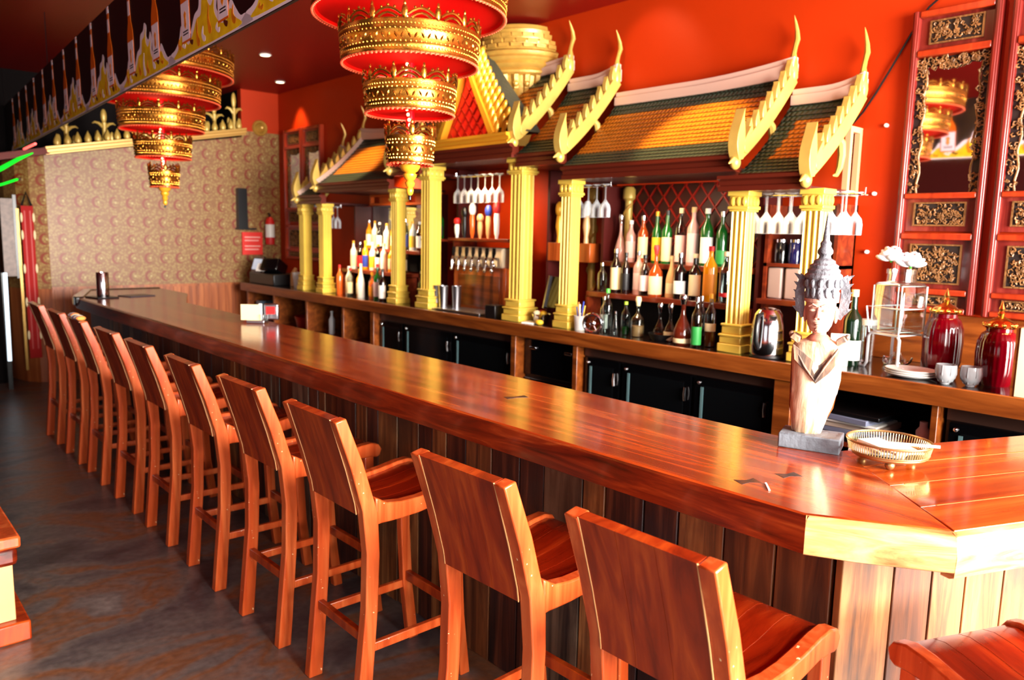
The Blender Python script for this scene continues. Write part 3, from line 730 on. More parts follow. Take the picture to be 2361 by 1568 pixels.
nmz = ['at the near end of the back bar', 'second from the near end of the back bar', 'on the near side of the dark screens', 'tall, on the near side of the beer taps',
       'tall, on the far side of the beer taps', 'between the steel cups and the lit bottles', 'second from the far end of the back bar', 'at the far end of the back bar']
ztops = {2.85: 1.965, 2.42: 1.965, 1.07: 2.075, .57: 2.245}
for i, dy in enumerate((-2.85, -2.42, -1.07, -.57, .57, 1.07, 2.42, 2.85)):
    column(YC+dy, ztops[abs(dy)], .062 if abs(dy) < .6 else .048, 'pale gold fluted column '+nmz[i])
# slim twisted posts against the wall inside the alcoves
for y, lb in ((3.96, 'twisted gold post behind the dark screen'), (3.62, 'slim gold post at the back of the bottle alcove')):
    t = thing('alcove_post', lb, 'post', (4.38, y, 1.05))
    MB().lathe([(.04, 0), (.04, .08), (.028, .1), (.028, .9), (.045, .92), (.045, .98), (.03, 1.0)], (0, 0, 0), 12).build('shaft', GOLDP, t)
    mb = MB(); mb.tube([(.03*math.cos(k*.6), .03*math.sin(k*.6), .1+k*.02) for k in range(40)], .011, 6); mb.build('twist', GOLDD, t)

# ------------------------------------------------------------------ tiered lanterns
def make_lantern():
    t = thing('tiered_lantern', '', 'lantern', (0, 0, 1.835))
    z0 = 1.835
    tiers = [(.098, 1.99, .115), (.189, 2.20, .118), (.287, 2.40, .125), (.404, 2.60, .13), (.50, 2.79, .13)]
    MB().tube([(0, 0, 2.0-z0), (0, 0, CEIL-z0)], .019, 12).build('rod', REDROD, t)
    for r, z, h in tiers:
        z -= z0
        d = MB().lathe([(.018, .012), (r*.96, .012), (r*.985, .0), (r*.985, .02), (.018, .026)], (0, 0, z), 48).build('disc', REDF, t)
        mb = MB(); fl = .010
        def rr_(q, e=0): return r+fl*q/h+e
        mb.lathe([(rr_(q), q) if not e else (rr_(q, e), q) for q, e in ((0, 0), (.004, .002), (.012, 0), (.028, 0), (.033, .002), (.038, 0), (h-.042, 0), (h-.037, .002), (h-.032, 0), (h-.008, .002), (h, 0))]+[(r*.985+fl, h), (r*.98, .02), (r*.985, 0), (r, 0)], (0, 0, z), 64, cap=False)
        nb = max(16, int(2*PI*r/.026))
        for k in range(nb):
            a = 2*PI*k/nb; X = Matrix.Translation((r*math.cos(a), r*math.sin(a), z+h*.5)) @ Matrix.Rotation(a, 4, 'Z') @ Matrix.Rotation(.5 if k % 2 else -.5, 4, 'X')
            mb.ell((0, 0, 0), (.010, .0055, .015), 6, 4, 0, X)
        for zz, st_ in ((.020, .014), (h-.020, .014), (h*.5-.024, .02), (h*.5+.024, .02)):
            nb2 = int(2*PI*r/st_)
            for k in range(nb2): a = 2*PI*k/nb2; q_ = r+fl*zz/h; mb.ell((q_*math.cos(a), q_*math.sin(a), z+zz), .0048, 5, 3)
        mb.build('filigree_band', GOLDL, t)
        # crown of leaves and arches above the band
        r0_ = r; r = r+fl
        mb = MB(); nc = max(6, int(round(2*PI*r/.13))); seg = 2*PI/nc
        for k in range(nc):
            a = k*seg
            X = Matrix.Translation((r*math.cos(a), r*math.sin(a), z+h)) @ Matrix.Rotation(a, 4, 'Z')
            mb.ell((0, 0, .022), (.006, .013, .028), 8, 6, 0, X); mb.ell((0, 0, .052), (.005, .006, .012), 6, 4, 0, X)
            mb.tube([(r*math.cos(a+seg*q), r*math.sin(a+seg*q), z+h+.002+.034*math.sin(PI*q)) for q in (.1, .25, .4, .5, .6, .75, .9)], .0055, 6)
            mb.tube([(r*math.cos(a+seg*q), r*math.sin(a+seg*q), z+h+.001+.017*math.sin(PI*(q-.2)/.6)) for q in (.2, .35, .5, .65, .8)], .005, 6)
            for q in (.3, .5, .7): mb.ell((r*math.cos(a+seg*q), r*math.sin(a+seg*q), z+h+.006+.040*math.sin(PI*q)), .006, 6, 4)
        mb.build('crown', GOLDL, t); r = r0_
        mb = MB(); nb = max(20, int(2*PI*r/.02))
        mb.lathe([(r*1.003, -.004), (r*1.01, 0), (r*1.003, .004), (r*.98, .002), (r*.98, -.002), (r*1.003, -.004)], (0, 0, z), 48, cap=False)
        for k in range(nb): a = 2*PI*k/nb; mb.ell((r*1.004*math.cos(a), r*1.004*math.sin(a), z-.003), .0062, 6, 4)
        mb.build('beaded_edge', PINK, t)
    mb = MB(); mb.lathe([(.0, .02), (.008, .022), (.014, .03), (.017, .045), (.012, .055), (.018, .062), (.022, .075), (.015, .085), (.022, .09), (.03, .105), (.03, .112), (.022, .118), (.034, .126), (.043, .14), (.046, .15), (.03, .16)], (0, 0, 0), 20)
    mb.build('bottom_finial', GOLDM, t)
    MB().lathe([(.0, 0), (.006, .003), (.007, .018), (.004, .024)], (0, 0, 0), 10).build('tip', BLACK, t)
    # bead string wound along the rod
    mb = MB()
    for k in range(34): mb.ell((-.03+.018*math.sin(k*.35), -.02+.01*math.cos(k*.3), .17+k*.021), .0075, 6, 5)
    mb.build('light_string', BULB, t)
    return t
def lantern_glow(x, y):   # the string of little bulbs lights the red discs from just below each tier
    for z in (2.13, 2.33, 2.54, 2.73):
        d_ = bpy.data.lights.new('lantern_bulb', 'POINT'); d_.energy = .8; d_.color = (1, .6, .3); d_.shadow_soft_size = .09
        o_ = bpy.data.objects.new('lantern_bulb', d_); col.objects.link(o_); o_.location = (x-.04, y-.03, z)
lantern_glow(1.95, 2.845); lantern_glow(1.96, 6.06)
l1 = make_lantern(); l1.location = (1.95, 2.845, 1.835); l1['label'] = 'large red and gold five-tiered lantern hanging nearest the camera'; l1['group'] = 'tiered lanterns over the bar'
dup(l1, (1.96, 6.06, 1.835), .3, 'red and gold tiered lantern hanging farther down the bar, partly behind the banner', 'tiered lanterns over the bar')

# ------------------------------------------------------------------ printed banner under the ceiling
BK = plain('banner_black', srgb(10, 6, 8), .45); BW = plain('banner_white', srgb(246, 232, 240), .5)
BY = plain('banner_yellow', srgb(255, 200, 20), .5, var=.25, vscale=14); BO = plain('banner_orange', srgb(230, 130, 14), .5, var=.4, vscale=16); BA = plain('banner_amber', srgb(226, 104, 14), .4)
BBR = plain('banner_brown', srgb(90, 34, 8), .5)
mb = MB(); Y0, Y1 = 1.1, 10.5; ang = math.atan2(.0532, 1)
mb.box(-.006, .006, 0, Y1-Y0, 0, .52, 0)
SB = .93
def decal(pts, mi, lift):
    for sg in (-1, 1):
        x = sg*(.006+lift); mb.add([(x, p[0], p[1]*SB) for p in pts]+[(sg*.0055, p[0], p[1]*SB) for p in pts],
                                   [tuple(range(len(pts)))]+[(i, (i+1) % len(pts), len(pts)+(i+1) % len(pts), len(pts)+i) for i in range(len(pts))], mi)
def smo(pts, n=4):
    out = []; N_ = len(pts)
    for i in range(N_):
        p0, p1, p2, p3 = (pts[(i+q-1) % N_] for q in range(4))
        for k_ in range(n):
            t = k_/n; out.append(tuple(.5*(2*p1[j]+(p2[j]-p0[j])*t+(2*p0[j]-5*p1[j]+4*p2[j]-p3[j])*t*t+(3*p1[j]-p0[j]-3*p2[j]+p3[j])*t**3) for j in (0, 1)))
    return [(x, max(.004, y)) for x, y in out]
rb = random.Random(11)
k = 0
while .972*k+.0 < Y1-Y0:
    u = .202+.972*k-.465+.14
    if u > -.1 and u+1.0 < Y1-Y0:
        S = lambda pts: [(max(0, min(Y1-Y0, u+a*SB)), b) for a, b in pts]
        # white splash outline and yellow body (peak towards lower u)
        W_ = [(1.03, 0), (1.03, .05), (.95, .065), (.88, .10), (.84, .16), (.79, .13), (.74, .085), (.68, .12), (.63, .17), (.57, .19), (.55, .25), (.49, .265), (.46, .30), (.42, .275), (.43, .23), (.385, .20), (.35, .235), (.32, .19), (.33, .14), (.27, .10), (.20, .095), (.15, .14), (.10, .10), (.04, .055), (-.02, .05), (-.02, 0)]
        decal(S([(a, max(0, b)) for a, b in smo(W_)]), 1, .0006)
        decal(S(smo([(.03, .018), (.30, .012), (.6, .014), (.96, .02), (.90, .055), (.85, .11), (.80, .10), (.73, .055), (.65, .10), (.60, .145), (.54, .155), (.52, .215), (.47, .23), (.44, .265), (.445, .20), (.40, .165), (.355, .19), (.355, .13), (.29, .075), (.21, .065), (.155, .105), (.10, .06)])), 2, .0012)
        for q in range(9):
            aa = .10+q*.095+rb.uniform(-.02, .02); bb = .02+rb.uniform(0, .03); hh_ = rb.uniform(.03, .09)*(1.6 if .35 < aa < .6 else 1)
            decal(S(smo([(aa, bb), (aa+.03, bb+.01), (aa+.045, bb+hh_*.6), (aa+.02, bb+hh_), (aa+.02, bb+hh_*.5), (aa-.01, bb+.02)], 3)), [3, 5, 1, 3, 1, 3, 5, 1, 3][q], .0018)
        for v, top_ in ((.24, .555), (.76, .555)):
            B = lambda pts: S([(v+a*1.3+(b-.1)*.05, b) for a, b in pts])
            decal(B([(-.05, .07), (.05, .07), (.05, .27), (.045, .31), (.022, .37), (.016, .46), (.016, .55), (-.016, .55), (-.016, .46), (-.022, .37), (-.045, .31), (-.05, .27)]), 4, .0022)
            decal(B([(-.046, .08), (.046, .08), (.046, .255), (-.046, .255)]), 1, .0028)
            decal(B([(-.017, .40), (.017, .40), (.015, .48), (-.015, .48)]), 1, .0028)
            decal(B([(-.017, .515), (.017, .515), (.015, .555), (-.015, .555)]), 1, .0028)
            decal(B([(-.012, .15), (0, .13), (.014, .15), (.01, .18), (.016, .2), (0, .215), (-.014, .2), (-.008, .18)]), 3, .0034)
            for zz in (.105, .118): decal(B([(-.03, zz), (.03, zz), (.03, zz+.006), (-.03, zz+.006)]), 0, .0034)
    k += 1
bn = mb.build('printed_banner', [BK, BW, BY, BO, BA, BBR], smooth=False); bn.location = (1.105+.0532*Y0, Y0, 2.445); bn.rotation_euler.z = -ang
tag(bn, 'long black banner printed with amber bottles and golden splashes hung under the ceiling', 'banner')
for uu in (.3, 3.2, 6.2, 9.1): MB().tube([(0, uu, .52), (0, uu, CEIL-2.445)], .003, 6).build('hanging_wire', BLACK, bn)


# ------------------------------------------------------------------ lotus shelf on the far wall
t = thing('lotus_shelf', 'gilded moulded shelf along the top of the patterned wallpaper', 'shelf', (2.9, 9.33, 2.6))
sl = math.atan(.192)
mb = MB(); L2 = (3.97-1.84)/math.cos(sl)
X = Matrix.Translation((1.84-2.9, 9.33-9.33, zs(1.84)-2.6)) @ Matrix.Rotation(-sl, 4, 'Y')
mb.prism([(.07, 0), (-.06, 0), (-.06, .012), (-.09, .02), (-.09, .045), (-.11, .055), (-.11, .075), (.07, .075)], 'x', 0, L2, 0, X)
mb.build('moulding', plain('gilt_moulding', srgb(206, 160, 84), .3, .3), t, smooth=False)
X = Matrix.Translation((1.2-2.9, 9.2-9.33, 2.27-2.6)) @ Matrix.Rotation(-.22, 4, 'Y') @ Matrix.Rotation(.15, 4, 'Z')
MB().box(0, .68, -.06, .1, .0, .065, 0, X).build('red_moulding', plain('dark_red_moulding', srgb(96, 18, 6), .4), t)
bud = MB().lathe([(.015, 0), (.032, .015), (.036, .04), (.028, .07), (.012, .10), (.001, .125)], (0, 0, 0), 12)
b0 = bud.build('lotus_bud', GOLDP); b0.location = (1.95, 9.30, zs(1.95)+.078); tag(b0, 'small gold lotus bud on the far wall shelf, leftmost of its row', 'ornament', 'lotus buds on the far wall shelf')
for i in range(1, 21):
    c = b0.copy(); col.objects.link(c); x = 1.95+i*.097; c.location = (x, 9.29, zs(x)+.077); c['label'] = 'small gold lotus bud on the far wall shelf, %s from the left' % NTH[i]
mb = MB(); mb.tube([(0, 0, 0), (0, 0, .1), (0, 0, .2)], [.03, .02, .028], 10); mb.ell((0, 0, .27), (.03, .02, .075), 10, 8)
for sg in (-1, 1):
    mb.tube([(sg*.01, 0, .15), (sg*.05, 0, .19), (sg*.09, 0, .20), (sg*.115, 0, .185)], [.016, .015, .01, .003], 8)
    mb.ell((sg*.075, 0, .05), (.022, .018, .06), 8, 6)
f0 = mb.build('lotus_finial', GOLDP); f0.location = (2.05, 9.35, zs(2.05)+.077); tag(f0, 'tall gold three-pronged lotus finial on the far wall shelf, leftmost one', 'ornament', 'tall lotus finials on the far wall shelf')
for i, x in enumerate((2.42, 2.85, 3.25, 3.62, 3.86)):
    c = f0.copy(); col.objects.link(c); c['label'] = 'tall gold three-pronged lotus finial on the far wall shelf, %s from the left' % NTH[i+1]; c.location = (x, 9.35, zs(x)+.077)
    if x == 3.86: c.scale = (.9, .9, 1.25)
# round gilt medallion and dark sconce
mb = MB(); X = Matrix.Translation((0, 0, 0)) @ Matrix.Rotation(PI/2, 4, 'X')
mb.lathe([(0, .045), (.02, .05), (.03, .03), (.045, .012), (.055, .035), (.066, .012), (.085, .03), (.098, .012), (.098, 0), (0, 0)], (0, 0, 0), 24, 0, X=X)
for k in range(16): a = k*PI/8; mb.ell((.078*math.cos(a), -.018, .078*math.sin(a)), .012, 6, 5)
o = mb.build('wall_medallion', GOLDD); o.location = (4.20, 9.398, 2.93); tag(o, 'round gilt rosette medallion on the far wall near the corner', 'medallion')
t = thing('wall_sconce', 'tall black box sconce on a small ledge on the wallpaper', 'sconce', (3.93, 9.37, 1.68))
MB().prism([(-.06, .02), (.06, .02), (.055, .50), (-.055, .50)], 'y', -.05, .03).build('body', BLACK, t)
MB().box(-.075, .15, -.09, .03, 0, .02).build('ledge', BLACK, t)

# ------------------------------------------------------------------ carved wooden screens with mirrors
def make_screen(W_, lit):
    t = thing('carved_screen', '', 'carved screen', (4.45, 0, 1.33))
    Hh = 1.57; h2 = W_/2; d = -.05; ST = .035
    wd, rl = (PANELO, PANELO) if lit else (PANELW, PANELW)  # orange light on the far screens is put into their wood colour
    for sg in (-1, 1):
        mb = MB(); y0, y1 = sorted((sg*h2, sg*(h2-ST)))
        mb.box(d, 0, y0, y1, 0, Hh); mb.box(d-.008, d, y0+.008, y1-.008, 0, Hh); mb.build('stile', wd, t, bevel=.004)
    secs = [(0.03, .09, 'c'), (.125, .375, 'c'), (.43, .595, 'c'), (.63, 1.33, 'm'), (1.37, 1.53, 'c')]
    rails = [(0, .03), (.095, .125), (.385, .42), (.60, .63), (1.335, 1.37), (1.535, 1.57)]
    for a, b2 in rails:
        MB().box(d-.004, -.005, -h2+ST, h2-ST, a, b2).build('rail', PANELO, t, bevel=.006)
    rq = random.Random(5)
    for a, b2, kd in secs:
        yi = h2-ST
        if kd == 'c':
            MB().box(-.02, -.005, -yi, yi, a, b2+.01).build('panel', wd, t)
            m_ = .035 if b2-a > .1 else .015; ya = yi-.055; za, zb = a+m_, b2-m_*.6
            mb = MB(); mb.box(-.024, -.019, -ya, ya, za, zb, 1)
            fr = .008
            mb.box(-.032, -.018, -ya-fr, ya+fr, za-fr, za); mb.box(-.032, -.018, -ya-fr, ya+fr, zb, zb+fr); mb.box(-.032, -.018, -ya-fr, -ya, za, zb); mb.box(-.032, -.018, ya, ya+fr, za, zb)
            for k in range(int(2*ya*(zb-za)/.00028)):
                y = rq.uniform(-ya+.01, ya-.01); z = rq.uniform(za+.008, zb-.008); r_ = rq.uniform(.006, .012); a0 = rq.uniform(0, 6)
                mb.tube([(-.027-.004*math.sin(q), y+r_*math.cos(a0+q*1.3), z+r_*math.sin(a0+q*1.3)) for q in range(4)], [.004, .0045, .004, .002], 5, 0)
            mb.build('carving', [CARVE, CARVEB], t)
        else:
            MB().box(-.012, -.006, -yi, yi, a, b2).build('mirror', MIRROR, t, smooth=False)
            mb = MB(); bw_ = .045
            for k in range(210):
                e = rq.random()
                if e < .33: y, z = -yi+rq.uniform(.004, bw_), rq.uniform(a, b2)
                elif e < .66: y, z = yi-rq.uniform(.004, bw_), rq.uniform(a, b2)
                else: y, z = rq.uniform(-yi, yi), b2-rq.uniform(.004, bw_+.01)
                r_ = rq.uniform(.008, .014); a0 = rq.uniform(0, 6)
                mb.tube([(-.02-.004*math.sin(q), y+r_*math.cos(a0+q*1.3), z+r_*math.sin(a0+q*1.3)) for q in range(4)], [.004, .0055, .005, .002], 5)
            for sg in (-1, 1):
                mb.tube([(-.016, sg*(yi-bw_+.006*math.sin(i*1.1)), a+(b2-.05-a)*i/24) for i in range(25)], .005, 6)
            mb.box(-.013, -.0125, -yi, -yi+bw_-.004, a, b2, 1); mb.box(-.013, -.0125, yi-bw_+.004, yi, a, b2, 1); mb.box(-.013, -.0125, -yi, yi, b2-bw_, b2, 1)
            mb.build('mirror_carving', [CARVE, CARVEB], t)
    return t
s1 = make_screen(.42, False); s1.location = (4.45, 1.552, 1.33); s1['label'] = 'carved red-brown wooden screen with mirror, left one on the right-hand wall'; s1['group'] = 'carved wooden screens'
dup(s1, (4.45, 1.09, 1.33), None, 'carved screen with mirror cut off by the right picture edge', 'carved wooden screens')
s2 = make_screen(.46, True); s2.location = (4.45, 8.94, 1.33); s2['label'] = 'orange-lit carved screen on the wall nearest the far corner'; s2['group'] = 'carved wooden screens'
dup(s2, (4.45, 8.46, 1.33), None, 'orange-lit carved screen behind the far end of the canopy roof', 'carved wooden screens')
# white plugs in the wall, cable, frame box
pl = MB().tube([(0, 0, 0), (-.02, 0, 0), (-.024, 0, 0)], [.011, .011, .007], 10).build('wall_plug', WHITE)
for i, (y, z, lb) in enumerate(((1.87, 2.335, 'white wall plug highest on the orange wall'), (1.905, 1.965, 'white wall plug halfway down the orange wall'), (1.92, 1.64, 'white wall plug lowest on the orange wall, above the glass dispenser'))):
    c = pl if i == 0 else pl.copy()
    if i: col.objects.link(c)
    c.location = (4.45, y, z); tag(c, lb, 'wall plug', 'white wall plugs')
mb = MB(); pth = [(4.43, 1.50, 3.02), (4.435, 1.60, 3.0), (4.43, 1.70, 2.92), (4.435, 1.78, 2.80), (4.43, 1.86, 2.65), (4.44, 1.94, 2.52), (4.43, 2.0, 2.42), (4.44, 2.06, 2.36)]
pth = [(4.44, 1.16, 3.05), (4.43, 1.38, 3.04)]+pth
o = mb.tube(pth, .006, 8).build('black_cable', BLACK); tag(o, 'black cable curving down the orange wall to the canopy roof', 'cable')
t = thing('wall_box_frame', 'pale square timber frame against the wall beside the roof end', 'frame', (4.30, 2.0, 1.95))
OC = plain('pale_ochre_timber', srgb(212, 150, 104), .5)
mb = MB(); mb.box(-.0, .145, -.0, .03, 0, .03); mb.box(-.0, .145, -.0, .03, .35, .38); mb.box(.115, .145, 0, .03, .03, .35); mb.box(0, .03, 0, .03, .03, .35); mb.build('rim', OC, t)

# ------------------------------------------------------------------ back bar counter and cabinets
bb = thing('back_bar_counter', 'long back bar counter with wood-edged black top under the canopy', 'counter', (3.8, 5, 0))
OB = Matrix.Translation((-3.8, -5, 0))
def bp(name, mat, *boxes, bevel=0, smooth=True, parent=None):
    mb = MB()
    for b_ in boxes: mb.box(*b_, X=OB)
    return mb.build(name, mat, parent or bb, bevel=bevel, smooth=smooth)
bp('worktop', W_COUNTT, (3.80, 4.445, .3, 9.1, 1.0, 1.05))
bp('wooden_edge', W_COUNT, (3.775, 3.80, .3, 9.1, .955, 1.05), bevel=.004)
def bay(name, label, y0, y1, posts, sh):
    t = thing(name, label, 'cabinet', (3.8, (y0+y1)/2, 0)); Oc = Matrix.Translation((-3.8, -(y0+y1)/2, 0))
    MB().box(4.36, 4.38, y0, y1, .1, .955, X=Oc).build('back', W_DARK, t); MB().box(3.84, 4.36, y0, y1, 0, .10, X=Oc).build('plinth', W_DARK, t)
    for y, wd in posts: MB().box(3.80, 4.36, y-wd/2, y+wd/2, .10, .954, X=Oc).build('divider', W_COUNT, t, bevel=.003)
    MB().box(3.83, 4.36, y0+.02, y1-.02, sh-.022, sh, X=Oc).build('shelf', W_SHELF, t)
bay('open_cabinet', 'open wooden cabinet bays under the far end of the back bar', 6.13, 8.97, ((8.95, .04), (8.24, .03), (7.46, .035), (6.70, .035), (6.16, .06)), .625)
bay('folder_shelf', 'open cabinet bay with a pile of folders at the near end of the back bar', 1.255, 2.08, ((2.03, .10), (1.27, .03)), .68)
for y, wd, lb in ((4.19, .05, 'wooden upright between the tap cooler and the black drawers'), (3.56, .04, 'wooden upright between the black drawers and the near cooler'), (.45, .035, 'wooden upright at the near end of the back bar')):
    o = MB().box(0, .56, -wd/2, wd/2, 0, .954).build('cabinet_upright', W_COUNT, bevel=.003); o.location = (3.80, y, 0); tag(o, lb, 'upright', 'wooden uprights under the back bar')
struct(MB().box(4.425, 4.445, .3, 1.86, 1.052, 1.322).build('trim_2', W_COUNT, smooth=False), 'wooden backsplash board under the carved screens')
# coolers
def cooler(y0, y1, doors, label, group='bottle coolers under the back bar'):
    t = thing('bottle_cooler', label, 'cooler', (3.9, (y0+y1)/2, .10), group=group)
    Oc = Matrix.Translation((-3.9, -(y0+y1)/2, -.10))
    MB().box(3.88, 4.36, y0, y1, .10, .945, X=Oc).build('body', BLACK, t)
    MB().box(3.862, 3.88, y0+.005, y1-.005, .885, .94, X=Oc).build('top_grille', plain('brown_bronze_grille', srgb(88, 60, 50), .3, .6) if 'brown_bronze_grille' not in MAT else MAT['brown_bronze_grille'], t)
    for a, b_ in doors:
        dr = MB(); dr.box(3.855, 3.88, a, b_, .14, .875, 0, Oc); dr.box(3.852, 3.856, a+.05, b_-.05, .19, .83, 1, Oc)
        d = dr.build('door', [BLACKG, DGLASS], t)
        MB().box(3.848, 3.853, b_-.062, b_-.045, .2, .82, X=Oc).build('door_light_streak', plain('pale_aqua_streak', srgb(120, 160, 165), .3, .4) if 'pale_aqua_streak' not in MAT else MAT['pale_aqua_streak'], d)  # pale strip stands in for light reflected along the door edge
        MB().tube([(3.84, a+.03, .80), (3.835, a+.03, .76), (3.84, a+.03, .72)], .008, 8, 0, X=Oc).build('handle', CHROME, d)
        lk = MB(); lk.ell((3.852, b_-.03, .845), .012, 8, 6, 0, Oc); lk.build('lock', CHROME, d)
cooler(4.24, 6.12, [(4.26, 4.98), (5.02, 5.70), (5.74, 6.10)], 'black bottle cooler with dark glass doors under the beer taps')
cooler(2.10, 3.53, [(2.12, 2.62), (2.65, 3.18), (3.21, 3.51)], 'black bottle cooler with dark glass doors under the bottle alcove')
cooler(.50, 1.24, [(.52, 1.22)], 'black cooler at the near end of the back bar, right of the folders shelf')
t = thing('drawer_unit', 'black drawer unit with small steel pulls between the two coolers', 'drawers', (3.9, 3.87, .1))
MB().box(0, .4, -.28, .28, 0, .84).build('body', BLACK, t)
for z0, z1 in ((.0, .26), (.28, .54), (.56, .83)):
    d = MB().box(-.02, 0, -.275, .275, z0+.005, z1).build('drawer', BLACKG, t, bevel=.004)
    for yy in (-.18, .18): MB().box(-.034, -.02, yy-.035, yy+.035, z1-.07, z1-.05).build('pull', CHROME, d, bevel=.003)
# things in the open cabinets, left
def simple(mb, name, mats, loc, label, cat, group=None, bevel=0, rz=0, smooth=True):
    o = mb.build(name, mats, bevel=bevel, smooth=smooth); o.location = loc; o.rotation_euler.z = rz; return tag(o, label, cat, group)
simple(MB().box(-.05, .05, -.05, .05, 0, .24), 'carton', CREAM, (3.92, 6.80, .625), 'cream carton in the open cabinet beside a wooden divider', 'carton', bevel=.004)
simple(MB().lathe([(.0, 0), (.16, 0), (.19, .12), (.185, .12), (.155, .01), (0, .01)], seg=24), 'red_bin', plain('dark_red_plastic', srgb(140, 14, 10), .4), (4.04, 7.80, .625), 'dark red round tub in the open cabinet', 'tub')
simple(MB().lathe([(0, 0), (.03, 0), (.032, .15), (.012, .19), (.012, .22), (.016, .225), (.016, .24), (0, .24)], seg=16), 'spray_bottle', plain('white_spray_plastic', srgb(220, 225, 228), .3), (3.93, 7.15, .625), 'white bottle in the dark open cabinet left of the carton', 'bottle')
simple(MB().lathe([(0, 0), (.035, 0), (.035, .17), (.02, .19), (0, .19)], seg=16), 'wooden_muddler', W_COUNT, (3.92, 7.56, .625), 'wooden cylinder beside the divider in the open cabinet', 'utensil')
mb = MB()
for k in range(6): mb.box(-.1, .1, -.004+k*.018, .010+k*.018, 0, .22)
simple(mb, 'stacked_trays', plain('bluish_grey_steel', srgb(110, 130, 150), .3, .5), (3.95, 8.72, .625), 'upright grey trays at the far end of the open cabinets', 'trays')
# folders and papers on the near shelf
rq = random.Random(8)
fm = [BLACK, plain('grey_blue_card', srgb(120, 126, 150), .6), PAPER, plain('beige_card', srgb(190, 168, 150), .6), plain('navy_card', srgb(24, 28, 60), .5)]
z = .68
for k, (mi, th, nm_, lb) in enumerate(((0, .03, 'binder', 'black binder at the bottom of the pile on the near shelf'), (1, .025, 'folder', 'grey-blue folder above the black binder'), (3, .03, 'folder', 'beige folder in the middle of the pile on the near shelf'),
                               (2, .012, 'paper_sheaf', 'white papers on the beige folder'), (1, .028, 'folder', 'grey-blue folder near the top of the pile'), (0, .022, 'binder', 'black binder on top of the pile on the near shelf'))):
    simple(MB().box(-.13, .13, -.17, .17, 0, th), nm_, fm[mi], (3.99+rq.uniform(-.02, .02), 1.72+rq.uniform(-.03, .03), z), lb, 'folder', 'pile of folders on the near shelf', .003, rq.uniform(-.15, .15)); z += th+.001
simple(MB().box(-.10, .10, -.10, .10, 0, .05), 'paper_stack', PAPER, (3.95, 1.48, .68), 'loose white papers beside the folder pile', 'papers', rz=.3)
simple(MB().lathe([(0, 0), (.032, 0), (.032, .12), (.018, .14), (.018, .165), (0, .165)], seg=16), 'white_bottle', WHITE, (3.90, 1.345, .68), 'small white plastic bottle on the near shelf beside the divider', 'bottle')

# ------------------------------------------------------------------ alcoves
def riser(y0, y1, label, steps=((4.02, 4.18, 1.31), (4.18, 4.36, 1.52))):
    t = thing('bottle_riser', label, 'shelf', (4.19, (y0+y1)/2, 1.05)); Or = Matrix.Translation((-4.19, -(y0+y1)/2, -1.05))
    for x0, x1, z in steps:
        MB().box(x0, x1, y0, y1, z-.035, z, X=Or).build('step', W_SHELF, t, bevel=.003)
        MB().box(x1-.02, x1, y0, y1, 1.05 if x0 < 4.1 else 1.31, z-.035, X=Or).build('step_back', W_DARK, t, smooth=False)
    for y in (y0, y1-.02): MB().box(4.02, 4.36, y, y+.02, 1.05, 1.27, X=Or).build('end_panel', W_SHELF, t)
riser(2.50, 3.68, 'stepped dark red wooden shelf holding bottles between the near gold columns')
riser(5.95, 7.10, 'stepped shelf holding the brightly lit bottles in the far alcove')
t = thing('lattice_panel', 'dark red lattice panel at the back of the bottle alcove', 'panel', (4.42, 3.1, 1.5)); mb = MB()
MB().box(0, .02, -.62, .62, 0, .62).build('backing', LATTD, t, smooth=False)
for k in range(-6, 12):
    for sg in (1, -1):
        pts_ = []
        y0 = -.62+k*.12
        a, b_ = (y0, 0), (y0+.62*.8, .62)
        # clip
        t0 = max(0, (-.62-a[0])/(b_[0]-a[0])); t1 = min(1, (.62-a[0])/(b_[0]-a[0]))
        if t1-t0 < .05: continue
        pa = (a[0]+(b_[0]-a[0])*t0, .62*t0); pb_ = (a[0]+(b_[0]-a[0])*t1, .62*t1)
        pp = [(sg*pa[0]-.006, pa[1]), (sg*pb_[0]-.006, pb_[1]), (sg*pb_[0]+.006, pb_[1]), (sg*pa[0]+.006, pa[1])]
        mb.prism(pp, 'x', -.012, .004)
mb.build('lattice', LATT, t, smooth=False)
MB().box(-.06, -.04, -.62, .62, .56, .62).build('valance', plain('orange_red_valance', srgb(220, 60, 16), .4), t)
simple(MB().ell((0, 0, 0), .016, 10, 8), 'red_indicator_lamp', REDL, (4.16, 2.60, 2.02), 'small glowing red lamp under the roof beside the near bottles', 'lamp')
# partitions between bays
for i, (y, z1) in enumerate(((2.47, 1.96), (3.72, 2.05), (4.28, 2.24), (5.42, 2.24), (5.86, 2.05), (7.17, 1.95))):
    o = MB().box(4.22, 4.44, y-.012, y+.012, 1.05, z1).build('alcove_partition', W_DRED, smooth=False)
    o.location = (0, 0, 0); tag(o, 'dark red upright partition in the back bar, %s from the camera' % (NTH[i]), 'partition', 'upright partitions of the back bar')
for i, (y, z) in enumerate(((3.1, 2.03), (6.5, 2.05), (4.8, 2.22), (2.25, 1.95))):   # unseen fill strips added behind the cornice to brighten the shelves
    area('alcove_fill_light', (3.93, y, z), (4.40, y, 1.25), .05, .9 if i < 2 else .4, [16, 50, 22, 7][i], (1, .74, .45), math.radians(130))
